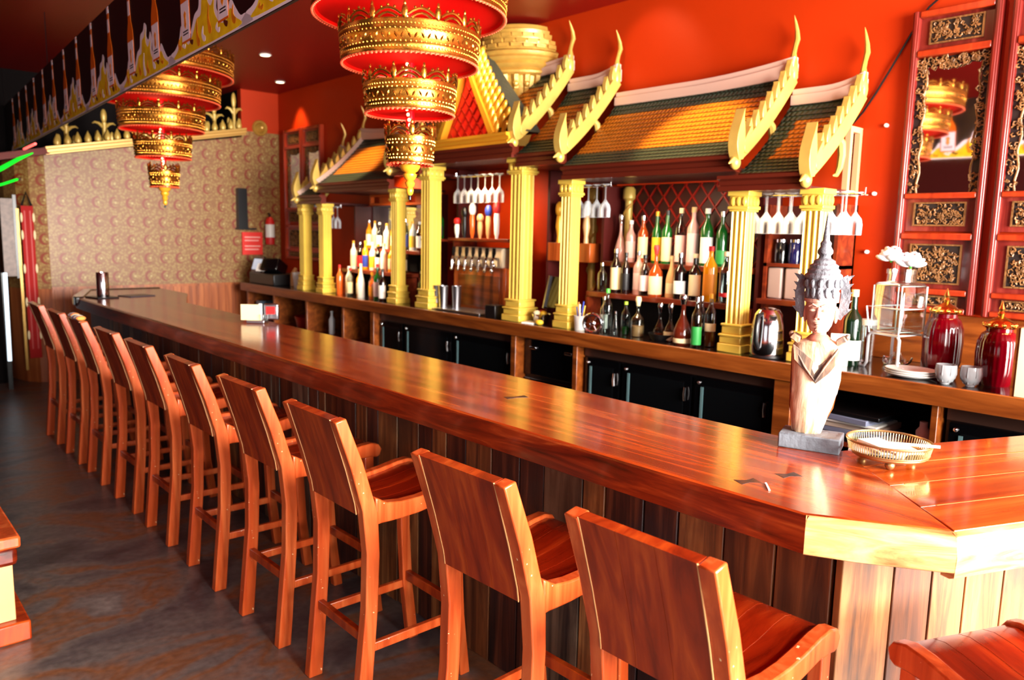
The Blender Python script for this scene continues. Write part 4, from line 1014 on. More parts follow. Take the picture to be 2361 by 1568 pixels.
# mirror behind the far bottles with orange carved frame
t = thing('alcove_mirror', 'mirror with orange carved frame behind the lit bottles', 'mirror', (4.43, 6.52, 1.3))
MB().box(-.004, .012, -.62, .62, .1, .66).build('mirror', MIRROR, t, smooth=False)
for y0, y1 in ((-.62, -.03), (.03, .62)):
    mb = MB(); mb.box(-.05, -.005, y0, y1, .66, .685); mb.box(-.05, -.005, y0, y1, .75, .775)
    mb.box(-.05, -.005, y0, y0+.03, .685, .75); mb.box(-.05, -.005, y1-.03, y1, .685, .75); mb.box(-.03, -.005, y0+.03, y1-.16, .685, .75)
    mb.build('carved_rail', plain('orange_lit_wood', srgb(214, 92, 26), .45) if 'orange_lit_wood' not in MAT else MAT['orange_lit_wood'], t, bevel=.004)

# ------------------------------------------------------------------ bottles
BM = dict(clear=GLASSB, deep=plain('deep_green_glass', srgb(6, 30, 14), .1, coat=.6), green=plain('green_bottle_glass', srgb(16, 84, 26), .1, coat=.6), dark=plain('dark_wine_glass', srgb(22, 8, 8), .1, coat=.6),
          amber=plain('amber_spirit', srgb(150, 58, 14), .1, coat=.6), brown=plain('brown_spirit', srgb(84, 26, 12), .1, coat=.6), yellow=plain('yellow_liqueur', srgb(236, 150, 16), .15, coat=.5),
          red=plain('red_bottle', srgb(190, 22, 22), .2, coat=.5), tan=plain('tan_ceramic_bottle', srgb(206, 156, 106), .35), white=plain('white_frosted_bottle', srgb(232, 224, 206), .3), pink=plain('pinkish_glass', srgb(205, 150, 140), .15, coat=.5),
          orange=plain('orange_liqueur', srgb(210, 90, 30), .15, coat=.5))
LM = dict(white=PAPER, cream=CREAM, black=plain('black_label', srgb(20, 18, 22), .5), yellow=plain('yellow_label', srgb(226, 180, 40), .5), green=plain('green_label', srgb(40, 140, 60), .5),
          pink=plain('pale_pink_label', srgb(226, 190, 186), .6), orange=plain('orange_label', srgb(232, 140, 30), .5), blue=plain('blue_label', srgb(40, 60, 160), .5), red=plain('red_label', srgb(200, 30, 30), .5))
CM = dict(black=BLACK, white=WHITE, gold=GOLDM, red=LM['red'], silver=CHROME, green=plain('green_cap', srgb(70, 190, 60), .4), lime=plain('lime_cap', srgb(170, 210, 60), .4), tan=plain('cork', srgb(200, 160, 110), .7), cream=CREAM, blue=LM['blue'])
PR = {  # relative profiles: radius fraction, height fraction
    'std': [(0, 0), (.93, 0), (1, .02), (1, .60), (.92, .66), (.55, .74), (.36, .80), (.34, .93), (.38, .94), (.38, .97)],
    'wine': [(0, 0), (.95, 0), (1, .02), (1, .58), (.9, .64), (.45, .72), (.36, .78), (.34, .95), (.38, .955), (.38, .97)],
    'slope': [(0, 0), (.95, 0), (1, .02), (.98, .42), (.8, .55), (.5, .68), (.34, .78), (.32, .94), (.36, .97)],
    'squat': [(0, 0), (.95, 0), (1, .03), (1, .45), (.9, .52), (.5, .60), (.26, .66), (.24, .86), (.28, .88)],
    'decanter': [(0, 0), (.8, 0), (1, .06), (.98, .28), (.7, .42), (.35, .56), (.24, .66), (.24, .82), (.3, .84)],
}
nb = [0]
def bottle(x, y, z, h, r, glass, lab, cap, kind='std', lspan=(.15, .5), label='', group='', liquid=None, pour=False):
    t = thing('bottle', label, 'bottle', (x, y, z), rz=PI+.6, group=group)
    pr_ = PR[kind]; MB().lathe([(a*r, b_*h) for a, b_ in pr_], seg=18, cap=False).build('glass_body', BM[glass], t)
    if liquid: MB().lathe([(0, .01*h), (.88*r, .02*h), (.9*r, liquid[1]*h), (0, liquid[1]*h)], seg=16).build('liquid', BM[liquid[0]], t)
    if lab:
        a0, a1 = -1.15, 1.15
        mb = MB(); mb.lathe([(r*1.012, lspan[0]*h), (r*1.02, lspan[0]*h+.001), (r*1.02, lspan[1]*h), (r*1.0, lspan[1]*h)], seg=12, a0=a0, a1=a1); l = mb.build('label', LM[lab], t)
    nr = pr_[-1][0]*r; nz = pr_[-1][1]*h
    mb = MB()
    if pour: mb.tube([(0, 0, nz-.01), (0, 0, nz+.02), (.006, 0, nz+.05)], [nr, .006, .004], 8)
    elif kind in ('decanter', 'squat'): mb.lathe([(0, nz-.005), (nr*1.0, nz-.005), (nr*1.1, nz+.01), (nr*1.6, nz+.035), (nr*1.2, nz+.055), (0, h*1.0+.0)], seg=12)
    else: mb.lathe([(0, nz-.05*h), (nr*1.08, nz-.06*h), (nr*1.08, h), (0, h)], seg=12)
    mb.build('cap', CM[cap], t); return t
G1 = 'spirit bottles on the lower step of the near alcove'
for a in [
    (4.09, 3.594, .20, .034, 'clear', None, 'silver', 'std', (.1, .4), 'short clear bottle at the left end of the lower step, near alcove'),
    (4.09, 3.471, .30, .038, 'dark', 'cream', 'silver', 'std', (.08, .58), 'dark bottle with a big cream label, left on the lower step'),
    (4.08, 3.375, .28, .030, 'dark', 'black', 'black', 'std', (.1, .5), 'slim dark bottle with black label on the lower step'),
    (4.11, 3.29, .29, .036, 'pink', 'pink', 'silver', 'std', (.12, .5), 'pinkish bottle with pale pink label on the lower step, left one'),
    (4.07, 3.205, .27, .036, 'clear', 'pink', 'black', 'std', (.12, .5), 'clear bottle with pink label beside the red-necked bottle'),
    (4.07, 3.115, .32, .047, 'amber', 'cream', 'red', 'squat', (.05, .42), 'squat amber bottle with cream label and long red neck'),
    (4.10, 3.01, .27, .036, 'tan', 'cream', 'tan', 'slope', (.1, .35), 'tan curved ceramic bottle in the middle of the lower step'),
    (4.06, 2.915, .29, .041, 'dark', 'white', 'silver', 'wine', (.12, .40), 'dark bottle with white label right of the tan bottle'),
    (4.07, 2.81, .29, .039, 'dark', 'cream', 'cream', 'wine', (.10, .55), 'dark bottle with tall cream label beside the yellow bottle'),
    (4.07, 2.70, .34, .043, 'yellow', 'orange', 'red', 'std', (.12, .5), 'tall yellow-orange bottle with red cap on the lower step'),
    (4.08, 2.60, .31, .035, 'clear', 'red', 'cream', 'std', (.12, .2), 'clear bottle with narrow red label beside the near column')]:
    bottle(a[0], a[1], 1.31, a[2], a[3], a[4], a[5], a[6], a[7], a[8], a[9], G1)
G2 = 'spirit bottles on the upper step of the near alcove'
for a in [
    (4.28, 3.60, .33, .040, 'pink', None, 'silver', 'decanter', (.1, .4), 'round-shouldered pinkish decanter at the left end of the upper step'),
    (4.26, 3.49, .29, .036, 'pink', 'pink', 'white', 'std', (.1, .5), 'pale pink bottle second from left on the upper step'),
    (4.25, 3.375, .32, .037, 'amber', 'cream', 'silver', 'std', (.1, .55), 'amber bottle with cream label on the upper step'),
    (4.26, 3.265, .35, .034, 'green', 'yellow', 'gold', 'wine', (.05, .50), 'green bottle with yellow label on the upper step'),
    (4.24, 3.165, .355, .037, 'green', 'cream', 'black', 'wine', (.05, .5), 'dark green bottle with tan label on the upper step'),
    (4.26, 3.07, .37, .038, 'clear', 'pink', 'cream', 'std', (.05, .52), 'tall clear bottle with pink label, upper step, right of the green pair'),
    (4.25, 2.965, .375, .040, 'pink', 'pink', 'tan', 'std', (.05, .55), 'tall pale pink bottle with cork on the upper step'),
    (4.25, 2.86, .365, .042, 'green', 'white', 'white', 'std', (.05, .5), 'green bottle with large white label and white cap'),
    (4.26, 2.755, .345, .036, 'green', 'green', 'silver', 'wine', (.05, .3), 'green bottle with silver cap beside the near column'),
    (4.27, 2.655, .31, .035, 'clear', 'blue', 'silver', 'std', (.05, .4), 'clear blue-labelled bottle behind the near column')]:
    bottle(a[0], a[1], 1.52, a[2], a[3], a[4], a[5], a[6], a[7], a[8], a[9], G2)
G3 = 'bottles standing on the counter of the near alcove'
for a in [
    (3.90, 3.37, .30, .033, 'clear', None, 'green', 'std', (.1, .4), 'clear bottle with green cap on the counter, left of the group', None),
    (3.96, 3.45, .24, .028, 'clear', 'white', 'silver', 'std', (.1, .5), 'slim clear bottle with white label behind the round steel strainer', None),
    (3.96, 3.26, .22, .030, 'clear', None, 'lime', 'std', (.1, .4), 'clear bottle with lime cap on the counter', ('green', .25)),
    (3.95, 3.15, .235, .046, 'clear', None, 'cream', 'squat', (.1, .4), 'broad clear bottle with cream stopper on the counter', ('tan', .3)),
    (3.87, 3.27, .16, .018, 'clear', None, 'silver', 'slope', (.1, .4), 'tiny clear bottle with pourer at the counter edge', None),
    (3.97, 2.985, .21, .042, 'clear', None, 'silver', 'decanter', (.1, .4), 'round clear decanter with pointed stopper in the dark basket', ('amber', .18)),
    (3.93, 2.875, .22, .043, 'clear', 'cream', 'silver', 'decanter', (.06, .3), 'clear decanter with cream label in the dark basket', ('amber', .2)),
    (3.89, 2.755, .30, .058, 'brown', 'cream', 'silver', 'decanter', (.05, .14), 'large round brown cognac bottle with cream label', None),
    (3.86, 2.635, .30, .032, 'clear', 'green', 'silver', 'std', (.06, .42), 'clear bottle with green label at the counter edge', None),
    (3.95, 2.60, .32, .034, 'clear', 'cream', 'gold', 'std', (.3, .45), 'tall clear bottle with gold cap beside the near column', ('amber', .3)),
    (3.97, 2.68, .30, .032, 'clear', None, 'silver', 'std', (.1, .4), 'clear bottle behind the green-labelled bottle', ('brown', .2))]:
    bottle(a[0], a[1], 1.05, a[2], a[3], a[4], a[5], a[6], a[7], a[8], a[9], G3, liquid=a[10])
simple(MB().lathe([(0, 0), (.08, 0), (.105, .045), (.098, .045), (.075, .008), (0, .008)], seg=20), 'dark_basket', BLACK, (3.95, 2.93, 1.05), 'low dark basket under the two decanters', 'basket')
# far, lit alcove
RL = random.Random(21)
G4 = 'bottles on the counter of the far lit alcove'
FA = [(3.93, 6.98, .30, .032, 'orange', None, 'red', 'std', 'red-capped orange bottle beside the far column'), (3.98, 6.88, .29, .036, 'white', 'cream', 'white', 'std', 'white bottle with white cap at the left of the far alcove'),
      (3.93, 6.77, .28, .034, 'clear', 'cream', 'red', 'std', 'red-capped clear bottle right of the white-capped one'), (3.98, 6.67, .27, .036, 'yellow', 'cream', 'gold', 'std', 'yellowish bottle with cream label in the far alcove'),
      (3.92, 6.55, .33, .036, 'white', None, 'cream', 'slope', 'tall cream-white sloping bottle in front in the far alcove'), (3.99, 6.46, .25, .033, 'clear', 'yellow', 'gold', 'std', 'clear bottle with yellow label right of the sloping white bottle'),
      (3.94, 6.37, .24, .034, 'orange', 'orange', 'gold', 'std', 'orange bottle with gold cap in the far alcove'), (3.92, 6.25, .34, .038, 'green', 'pink', 'red', 'wine', 'green-necked bottle with pale pink label and red cap'),
      (3.88, 6.10, .30, .037, 'dark', 'white', 'black', 'wine', 'dark bottle with white label in front of the far alcove'), (3.97, 6.02, .22, .030, 'white', None, 'gold', 'std', 'small white bottle with yellow cap beside the dark one')]
for a in FA: bottle(a[0], a[1], 1.05, a[2], a[3], a[4], a[5], a[6], a[7], (.1, .5), a[8], G4)
for row, (x, z, hh_) in enumerate(((4.10, 1.31, .27), (4.27, 1.52, .27))):
    for i in range(9):
        y = 6.98-i*.115
        g = ['white', 'clear', 'yellow', 'white', 'clear', 'white', 'yellow', 'orange', 'clear'][(i+row*2) % 9]; l = ['cream', 'white', 'red', 'cream', 'blue', 'white', 'yellow', 'cream', 'white'][(i*2+row) % 9]
        cp = ['gold', 'silver', 'gold', 'white', 'gold', 'cream'][(i+row) % 6]
        bottle(x+RL.uniform(-.01, .01), y, z, hh_+RL.uniform(-.02, .03), .033, g, l, cp, 'std', (.1, .5), '%s bottle from the left on the %s step of the far lit alcove' % (NTH[i], ['lower', 'upper'][row]), 'bottles on the steps of the far lit alcove')
# dark-capped bottle seen between the tall far column and its neighbour
bottle(3.98, 5.60, 1.05, .31, .036, 'green', 'white', 'black', 'wine', (.1, .4), 'green wine bottle between the two gold columns left of the taps', 'bottles left of the taps')
bottle(4.05, 5.72, 1.05, .30, .034, 'dark', 'white', 'silver', 'wine', (.1, .3), 'dark bottle standing behind the green wine bottle', 'bottles left of the taps')
t = thing('corner_shelf', 'small dark shelf with a green bottle left of the beer taps', 'shelf', (4.2, 5.62, 1.62)); MB().box(-.12, .2, -.16, .16, 0, .02).build('board', W_SHELF, t)
bottle(4.18, 5.62, 1.64, .28, .035, 'green', 'black', 'black', 'wine', (.1, .4), 'green and black bottle on the small shelf left of the taps', 'bottles left of the taps')

# ------------------------------------------------------------------ beer taps
t = thing('tap_cabinet', 'orange-brown wooden beer tap cabinet with steel tap rail', 'beer tap cabinet', (4.12, 4.99, 1.05))
TW = wood('orange_cabinet_wood', [(.3, G(128, 50, 12)), (.5, G(176, 80, 28)), (.7, G(206, 108, 48))], (6, 6, .6), 2.4, .3, .3, .06)
MB().box(0, .22, -.34, .34, 0, .37).build('body', TW, t, bevel=.004)
MB().box(-.008, 0, -.27, .27, .04, .30).build('panel', W_COUNT, t, bevel=.01)
MB().box(-.02, .2, -.31, .31, .37, .53).build('tap_rail', plain('cream_enamel', srgb(250, 230, 194), .55), t, bevel=.012)
for k in range(7):
    y = -.265+k*.088; tp_ = MB(); tp_.tube([(-.02, y, .44), (-.07, y, .445), (-.085, y, .41), (-.088, y, .355)], [.012, .013, .011, .009], 8)
    tp_.ell((-.07, y, .39), .017, 8, 6); tp_.ell((-.088, y, .345), .016, 8, 6); tq = tp_.build('tap', CHROME, t)
    MB().tube([(-.07, y, .455), (-.066, y, .49), (-.064, y, .53)], [.010, .016, .014], 8).build('tap_lever', W_DARK, tq)
MB().box(-.06, .22, -.42, .36, .58, .605).build('top_shelf', W_SHELF, t, bevel=.004)
for y in (-.40, .34): MB().box(0, .22, y, y+.02, .37, .58).build('side_post', W_SHELF, t)
MB().box(-.27, -.03, -.34, .40, .001, .018).build('drip_tray', STEEL, t, bevel=.003)
# display tap handles standing on the shelf above
GH = 'display tap handles on the shelf over the taps'
hs = [('red', 'white', 'red knob and white stem', .17), ('black', 'black', 'all-black round-topped', .26), ('orange', 'white', 'tall amber glass-shaped, white-topped', .29), ('tan', 'tan', 'plain tan wooden', .20), ('blue', 'tan', 'tan figure-shaped, blue-topped', .27), ('white', 'red', 'white stem and red top', .30)]
HMt = dict(red=LM['red'], white=WHITE, black=BLACK, orange=BM['orange'], tan=BM['tan'], blue=LM['blue'])
for k, (a, b_, d, h) in enumerate(hs):
    t = thing('beer_tap_sculpture', 'display tap handle over the taps, '+d, 'tap handle', (4.10, 5.27-k*.104, 1.655), group=GH)
    MB().lathe([(0, 0), (.012, 0), (.014, .02), (.02, .04), (.024, h*.5), (.02, h*.68), (0, h*.68)], seg=12).build('stem', HMt['orange' if a == 'orange' else (b_ if a != 'white' else 'white')], t)
    MB().lathe([(0, h*.66), (.018, h*.66), (.03, h*.76), (.03, h*.9), (.015, h), (0, h)], seg=12).build('head', HMt[b_ if a in ('orange', 'white') else a], t)
# steel tumblers
mb = MB().lathe([(0, 0), (.034, 0), (.042, .19), (.044, .2), (.04, .2), (.033, .01)], seg=20)
o = mb.build('steel_tumbler', STEEL); sts = [(3.93, 5.33, 1.05), (3.93, 5.23, 1.05), (4.02, 5.42, 1.05), (4.01, 5.15, 1.05)]
for i, p in enumerate(sts):
    c = o if i == 0 else o.copy()
    if i: col.objects.link(c)
    c.location = (p[0]+.0, p[1]+.0, p[2]+.0); tag(c, 'steel mixing tumbler on the counter beside the taps, %s' % ['front left', 'front right', 'back left', 'back right'][i], 'tumbler', 'steel tumblers beside the taps')
sts_fix = (3.99, 5.36)
simple(MB().box(-.05, .05, -.06, .06, 0, .10), 'napkin_box', BLACK, (3.88, 4.50, 1.05), 'black box on the counter beside the tall near column', 'box', bevel=.004)
# screens between the columns
t = thing('sales_screen', 'dark touch screen tilted on the counter between two gold columns', 'screen', (4.08, 3.99, 1.05))
mb = MB(); mb.cbox((0, 0, .22), (.03, .26, .24), 0, 0, 0, .25); mb.build('screen', BLACKG, t, bevel=.004)
MB().box(-.02, .09, -.07, .07, 0, .015).build('stand', BLACK, t); MB().tube([(.04, 0, .01), (.04, 0, .14)], .02, 8).build('neck', BLACK, t)
mb = MB(); mb.cbox((-.012, .12, .22), (.04, .012, .25), 0, 0, 0, .25); mb.build('grey_edge', STEEL, t)
t = thing('wooden_shelf_box', 'orange-brown wooden shelf box above the dark screen', 'shelf', (4.22, 4.0, 1.5)); MB().box(-.02, .2, -.18, .26, 0, .14).build('box', TW, t, bevel=.004)
for k, (dy, d, mt) in enumerate(((.16, 'gold ribbon-topped', GOLDM), (.02, 'dark bronze figure', plain('bronze', srgb(90, 60, 34), .35, .7)), (-.12, 'white-topped tan', BM['tan']))):
    t = thing('beer_tap_sculpture', 'display handle on the shelf box over the dark screen, '+d, 'tap handle', (4.22, 4.0+dy, 1.64), group='display handles over the dark screen')
    MB().lathe([(0, 0), (.02, 0), (.016, .05), (.028, .12), (.02, .2), (0, .2)], seg=12).build('stem', mt, t)
    mb = MB(); mb.ell((0, 0, .25), (.035, .03, .06), 10, 8); mb.build('head', [GOLDM, BLACK, WHITE][k], t)
mb = MB(); mb.lathe([(0, 0), (.05, 0), (.075, .07), (.07, .07), (.045, .01), (0, .01)], seg=20)
o = simple(mb, 'condiment_bowl', CHROME, (3.93, 4.03, 1.05), 'steel bowl of garnish between the columns by the dark screen', 'bowl')
for k, (c, p) in enumerate(((LM['yellow'], (.0, -.02, .075)), (LM['red'], (.025, .03, .075)), (CREAM, (-.03, .02, .078)))):
    f = MB().ell(p, (.028, .026, .02), 10, 8).build('garnish', c, o)
simple(MB().ell((0, 0, .02), (.028, .035, .02), 12, 8), 'lemon_wedge', LM['yellow'], (3.84, 3.96, 1.05), 'yellow lemon piece on the counter in front of the bowl', 'lemon')
simple(MB().box(-.07, .07, -.05, .05, 0, .012), 'white_cloth', PAPER, (3.87, 4.07, 1.05), 'folded white cloth on the counter in front of the bowl', 'cloth', bevel=.004, rz=.3)
t = thing('pen_cup', 'white cup full of blue and yellow pens beside the gold column', 'pen cup', (3.88, 3.60, 1.05))
MB().lathe([(0, 0), (.035, 0), (.042, .10), (.038, .10), (.032, .01), (0, .01)], seg=18).build('cup', WHITE, t)
for k, (c, dx, dy) in enumerate(((LM['blue'], -.01, .01), (LM['yellow'], .015, -.015), (WHITE, -.015, -.012), (LM['orange'], .01, .018), (LM['blue'], .0, -.02))):
    MB().tube([(dx*.3, dy*.3, .012), (dx*1.6, dy*1.6, .16+.01*k)], .005, 6).build('pen', c, t)
mb = MB(); X = Matrix.Rotation(PI/2, 4, 'Y')
mb.tube([(0, .06*math.cos(a*PI/12), .065+.06*math.sin(a*PI/12)) for a in range(24)], .012, 8, closed=True); mb.ell((0, 0, .065), (.01, .02, .02), 10, 8)
for a in range(6): mb.tube([(0, 0, .065), (0, .055*math.cos(a*PI/3), .065+.055*math.sin(a*PI/3))], .003, 5)
simple(mb, 'steel_strainer', CHROME, (3.835, 3.44, 1.05), 'round steel strainer standing on the counter edge in front of bottles', 'strainer', rz=.5)

# ------------------------------------------------------------------ hanging glasses
def hang_rack(y0, y1, xsL, z, label):
    t = thing('glass_rack', label, 'glass rack', (4.12, (y0+y1)/2, z))
    for x in xsL:
        for s_ in (-.022, .022): MB().tube([(x-4.12+s_, y0-(y0+y1)/2, 0), (x-4.12+s_, y1-(y0+y1)/2, 0)], .003, 6).build('rail', CHROME, t)
    for y in (y0+.02, y1-.02): MB().tube([(min(xsL)-4.12-.03, y-(y0+y1)/2, .0), (max(xsL)-4.12+.03, y-(y0+y1)/2, .0), (max(xsL)-4.12+.03, y-(y0+y1)/2, .04)], .004, 6).build('bracket', CHROME, t)
GF = plain('frosty_bright_glass', srgb(225, 228, 232), .12); GF.node_tree.nodes['Principled BSDF'].inputs['Transmission Weight'].default_value = .6
m, nt, N, L, b_ = nm('bright_hanging_glass'); GFH = m
tr_ = N.new('ShaderNodeBsdfTransparent'); lw = N.new('ShaderNodeLayerWeight'); lw.inputs[0].default_value = .55
b_.inputs['Base Color'].default_value = srgb(235, 238, 242); b_.inputs['Roughness'].default_value = .1
ms = N.new('ShaderNodeMixShader'); L.new(lw.outputs['Facing'], ms.inputs[0]); L.new(tr_.outputs[0], ms.inputs[1]); L.new(b_.outputs[0], ms.inputs[2]); L.new(ms.outputs[0], N['Material Output'].inputs[0])
g0 = MB().lathe([(.033, .002), (.03, -.002), (.006, -.012), (.004, -.03), (.004, -.10), (.012, -.115), (.032, -.14), (.038, -.17), (.036, -.225), (.034, -.226), (.034, -.17), (.028, -.145), (.004, -.12)], seg=16, cap=False).build('wine_glass', GFH)
first = [True]
def glasses(y0, n, dy, xsL, z, where, sc=1):
    for i in range(n):
        for j, x in enumerate(xsL):
            c = g0 if first[0] else g0.copy()
            if not first[0]: col.objects.link(c)
            first[0] = False
            c.location = (x, y0+i*dy, z+.012); c.scale = (sc, sc, sc)
            tag(c, 'wine glass hanging upside down %s, %s from the near end, %s row' % (where, NTH[i], ['front', 'back', 'third'][j]), 'wine glass', 'hanging wine glasses')
hang_rack(1.83, 2.46, (4.05, 4.17), 1.945, 'chrome rack of upside-down wine glasses at the near end'); glasses(1.88, 8, .076, (4.05, 4.17), 1.945, 'at the near end')
hang_rack(4.62, 5.32, (4.08,), 2.16, 'chrome rack of wine glasses over the beer taps'); glasses(4.70, 7, .09, (4.08,), 2.16, 'over the taps')
hang_rack(3.56, 3.98, (4.10,), 2.04, 'chrome rack of wine glasses between two near columns'); glasses(3.60, 4, .08, (4.10,), 2.04, 'between columns')
hang_rack(7.24, 7.6, (4.08,), 1.93, 'chrome rack of wine glasses between the two farthest columns'); glasses(7.28, 4, .085, (4.08,), 1.93, 'at the far end')

# near end alcove shelf with jars and grey canisters
t = thing('end_shelf_unit', 'dark wooden shelf unit behind the kettle', 'shelf', (4.22, 2.22, 1.05))
MB().box(-.08, .2, -.24, .20, .27, .30).build('board', W_SHELF, t); MB().box(-.02, .2, -.24, .20, .49, .51).build('board', W_SHELF, t); MB().box(.18, .2, -.24, .20, .0, .85).build('back', W_DRED, t)
for y in (-.24, .18): MB().box(-.02, .2, y, y+.02, 0, .85).build('side', W_SHELF, t)
for k, y in enumerate((2.35, 2.24)):
    simple(MB().box(-.05, .05, -.045, .045, 0, .185), 'grey_canister', plain('warm_grey_box', srgb(158, 132, 124), .5) if 'warm_grey_box' not in MAT else MAT['warm_grey_box'], (4.26, y, 1.35), 'warm grey canister on the shelf behind the kettle, %s one' % ('left', 'right')[k], 'canister', 'grey canisters on the end shelf', .01)
bottle(4.26, 2.12, 1.35, .15, .026, 'clear', 'white', 'blue', 'std', (.1, .4), 'small clear bottle right of the grey canisters', 'bottles on the end shelf')
for k, y in enumerate((2.35, 2.26, 2.17)):
    t = thing('dark_jar', 'dark glossy jar on the top end shelf, %s of three' % ('left', 'middle', 'right')[k], 'jar', (4.27, y, 1.56), group='dark jars on the end shelf')
    MB().lathe([(0, 0), (.038, 0), (.04, .02), (.04, .11), (.03, .125), (0, .125)], seg=18).build('body', [BLACKG, plain('dark_blue_gloss', srgb(14, 14, 60), .1, coat=.5), BLACKG][k], t)
    MB().lathe([(0, .123), (.033, .123), (.033, .14), (0, .14)], seg=18).build('lid', CHROME, t)

# ------------------------------------------------------------------ things on the near end of the back bar
t = thing('electric_kettle', 'polished steel electric kettle on a black base beside the gold column', 'kettle', (3.885, 2.185, 1.05), rz=PI+.75)
MB().lathe([(0, .018), (.092, .018), (.095, .03), (.094, .10), (.088, .18), (.074, .24), (.056, .266), (.02, .276), (0, .278)], seg=32).build('body', CHROME, t)
MB().lathe([(0, 0), (.092, 0), (.095, .006), (.09, .018), (0, .018)], seg=32).build('base', BLACK, t)
MB().tube([(.045, -.045, .245), (.075, -.075, .235), (.095, -.085, .18), (.095, -.085, .10), (.08, -.07, .06), (.06, -.055, .05)], [.010, .014, .014, .014, .012, .008], 10).build('handle', BLACK, t)
MB().prism([(.06, .19), (.105, .235), (.06, .245)], 'y', -.018, .018).build('spout', CHROME, t)
bottle(4.0, 1.77, 1.05, .40, .046, 'deep', 'white', 'cream', 'wine', (.08, .34), 'large dark green sparkling wine bottle behind the statue', 'tall bottles by the dispenser')
simple(MB().box(-.006, .006, -.045, .045, 0, .17), 'table_card', PAPER, (3.93, 1.80, 1.05), 'white framed table card in front of the green bottle', 'card', bevel=.002, rz=.5)
t = thing('glass_tumbler', 'tall pale glass tumbler with white rim between bottle and dispenser', 'tumbler', (4.17, 1.76, 1.05))
MB().lathe([(0, 0), (.034, 0), (.04, .22), (.037, .22), (.031, .01), (0, .01)], seg=18).build('body', GLASSC, t); MB().lathe([(.037, .205), (.043, .205), (.043, .235), (.037, .235)], seg=18).build('rim', WHITE, t)
# water dispenser in wire stand
t = thing('glass_dispenser', 'square glass water dispenser with white flowers on its lid', 'dispenser', (4.07, 1.575, 1.05), rz=-.35)
def sqring(mb, s0, z0, s1, z1, th=.004):
    pass
mb = MB(); s_ = .092
sec = [(s_*.9, .195), (s_, .205), (s_, .43), (s_*.9, .445), (s_*.76, .452), (s_*.72, .50)]
n = 24; vs = []
for q, (r_, z) in enumerate(sec):
    for k in range(n):
        a = 2*PI*k/n; c_, sn = math.cos(a), math.sin(a); e = .25 if q < 4 else 1
        vs.append((r_*math.copysign(abs(c_)**e, c_), r_*math.copysign(abs(sn)**e, sn), z))
fs = [(q*n+k, q*n+(k+1) % n, (q+1)*n+(k+1) % n, (q+1)*n+k) for q in range(len(sec)-1) for k in range(n)]+[tuple(range(n))]
mb.add(vs, fs); mb.build('tank', GLASSC, t)
for sx in (-1, 1):
    for sy in (-1, 1): MB().tube([(sx*s_*.93, sy*s_*.93, .205), (sx*s_*.93, sy*s_*.93, .43)], .0035, 6).build('corner_edge', plain('pale_green_glass_edge', srgb(190, 215, 205), .15) if 'pale_green_glass_edge' not in MAT else MAT['pale_green_glass_edge'], t)
mb = MB()
for z_ in (.203, .432): mb.tube([(-s_*.93, -s_*.93, z_), (s_*.93, -s_*.93, z_), (s_*.93, s_*.93, z_), (-s_*.93, s_*.93, z_)], .003, 6, closed=True)
mb.build('tank_rim', MAT['pale_green_glass_edge'], t)
MB().lathe([(s_*.72, .49), (s_*.78, .49), (s_*.78, .515), (0, .52)], seg=24).build('lid', GLASSC, t)
for sx in (-1, 1):
    mb = MB(); x = sx*.085
    mb.tube([(x, -.095-.03, .03), (x, -.095-.045, .018), (x, -.095-.035, .004), (x, -.095-.015, .006), (x, -.095, .03), (x, -.095, .165), (x, -.08, .185), (x, .08, .185), (x, .095, .165), (x, .095, .03), (x, .11, .006), (x, .13, .004), (x, .14, .02), (x, .125, .03)], .0075, 8)
    mb.build('stand_leg', SATIN, t)
mb = MB(); mb.tube([(-.105, -.105, .32), (.105, -.105, .32), (.105, .105, .32), (-.105, .105, .32)], .005, 8, closed=True); mb.tube([(-.09, -.09, .186), (.09, -.09, .186), (.09, .09, .186), (-.09, .09, .186)], .005, 8, closed=True)
for sx in (-1, 1):
    for sy in (-1, 1): mb.tube([(sx*.09, sy*.09, .186), (sx*.105, sy*.105, .32)], .004, 6)
mb.build('stand_ring', SATIN, t)
mb = MB(); mb.prism([(.0, .0), (.022, .0), (.03, .05), (.008, .055)], 'y', -.004, .004, 0, Matrix.Translation((.0, -.11, .33))); mb.build('price_tag', WHITE, t)
rf = random.Random(3)
for k, (dx, dy, dz) in enumerate(((-.02, .05, .568), (.01, -.035, .542))):
    t = thing('white_flower', ('white flower, higher left bloom on the glass dispenser', 'white flower, lower right bloom on the glass dispenser')[k], 'flower', (4.07+dx, 1.575+dy, 1.05+dz), group='white flowers on the dispenser')
    mb = MB()
    for q in range(16):
        a = q*2.4; rr = .010+.034*(q/16); X = Matrix.Translation((rr*math.cos(a), rr*math.sin(a), .03-.035*(q/16)-(.0))) @ Matrix.Rotation(a, 4, 'Z') @ Matrix.Rotation(.5+.9*(q/16), 4, 'Y')
        mb.ell((0, 0, 0), (.014, .032, .036), 8, 6, 0, X)
    mb.build('petals', plain('white_petals', srgb(240, 236, 242), .6) if 'white_petals' not in MAT else MAT['white_petals'], t)
    MB().ell((0, 0, -.012), (.008, .008, .012), 8, 6).build('calyx', CM['green'], t)
t = thing('glass_teapot', 'small glass teapot under the dispenser stand', 'teapot', (4.09, 1.57, 1.05))
mb = MB(); mb.lathe([(0, .004), (.03, .004), (.048, .03), (.045, .055), (.025, .075), (0, .078)], seg=20, cap=False); mb.build('body', GLASSC, t)
MB().lathe([(0, .076), (.022, .076), (.018, .09), (.004, .097), (.009, .11), (0, .118)], seg=14).build('lid', GLASSC, t)
MB().tube([(0, -.042, .03), (0, -.065, .045), (0, -.075, .07)], [.009, .006, .005], 8).build('spout', CHROME, t)
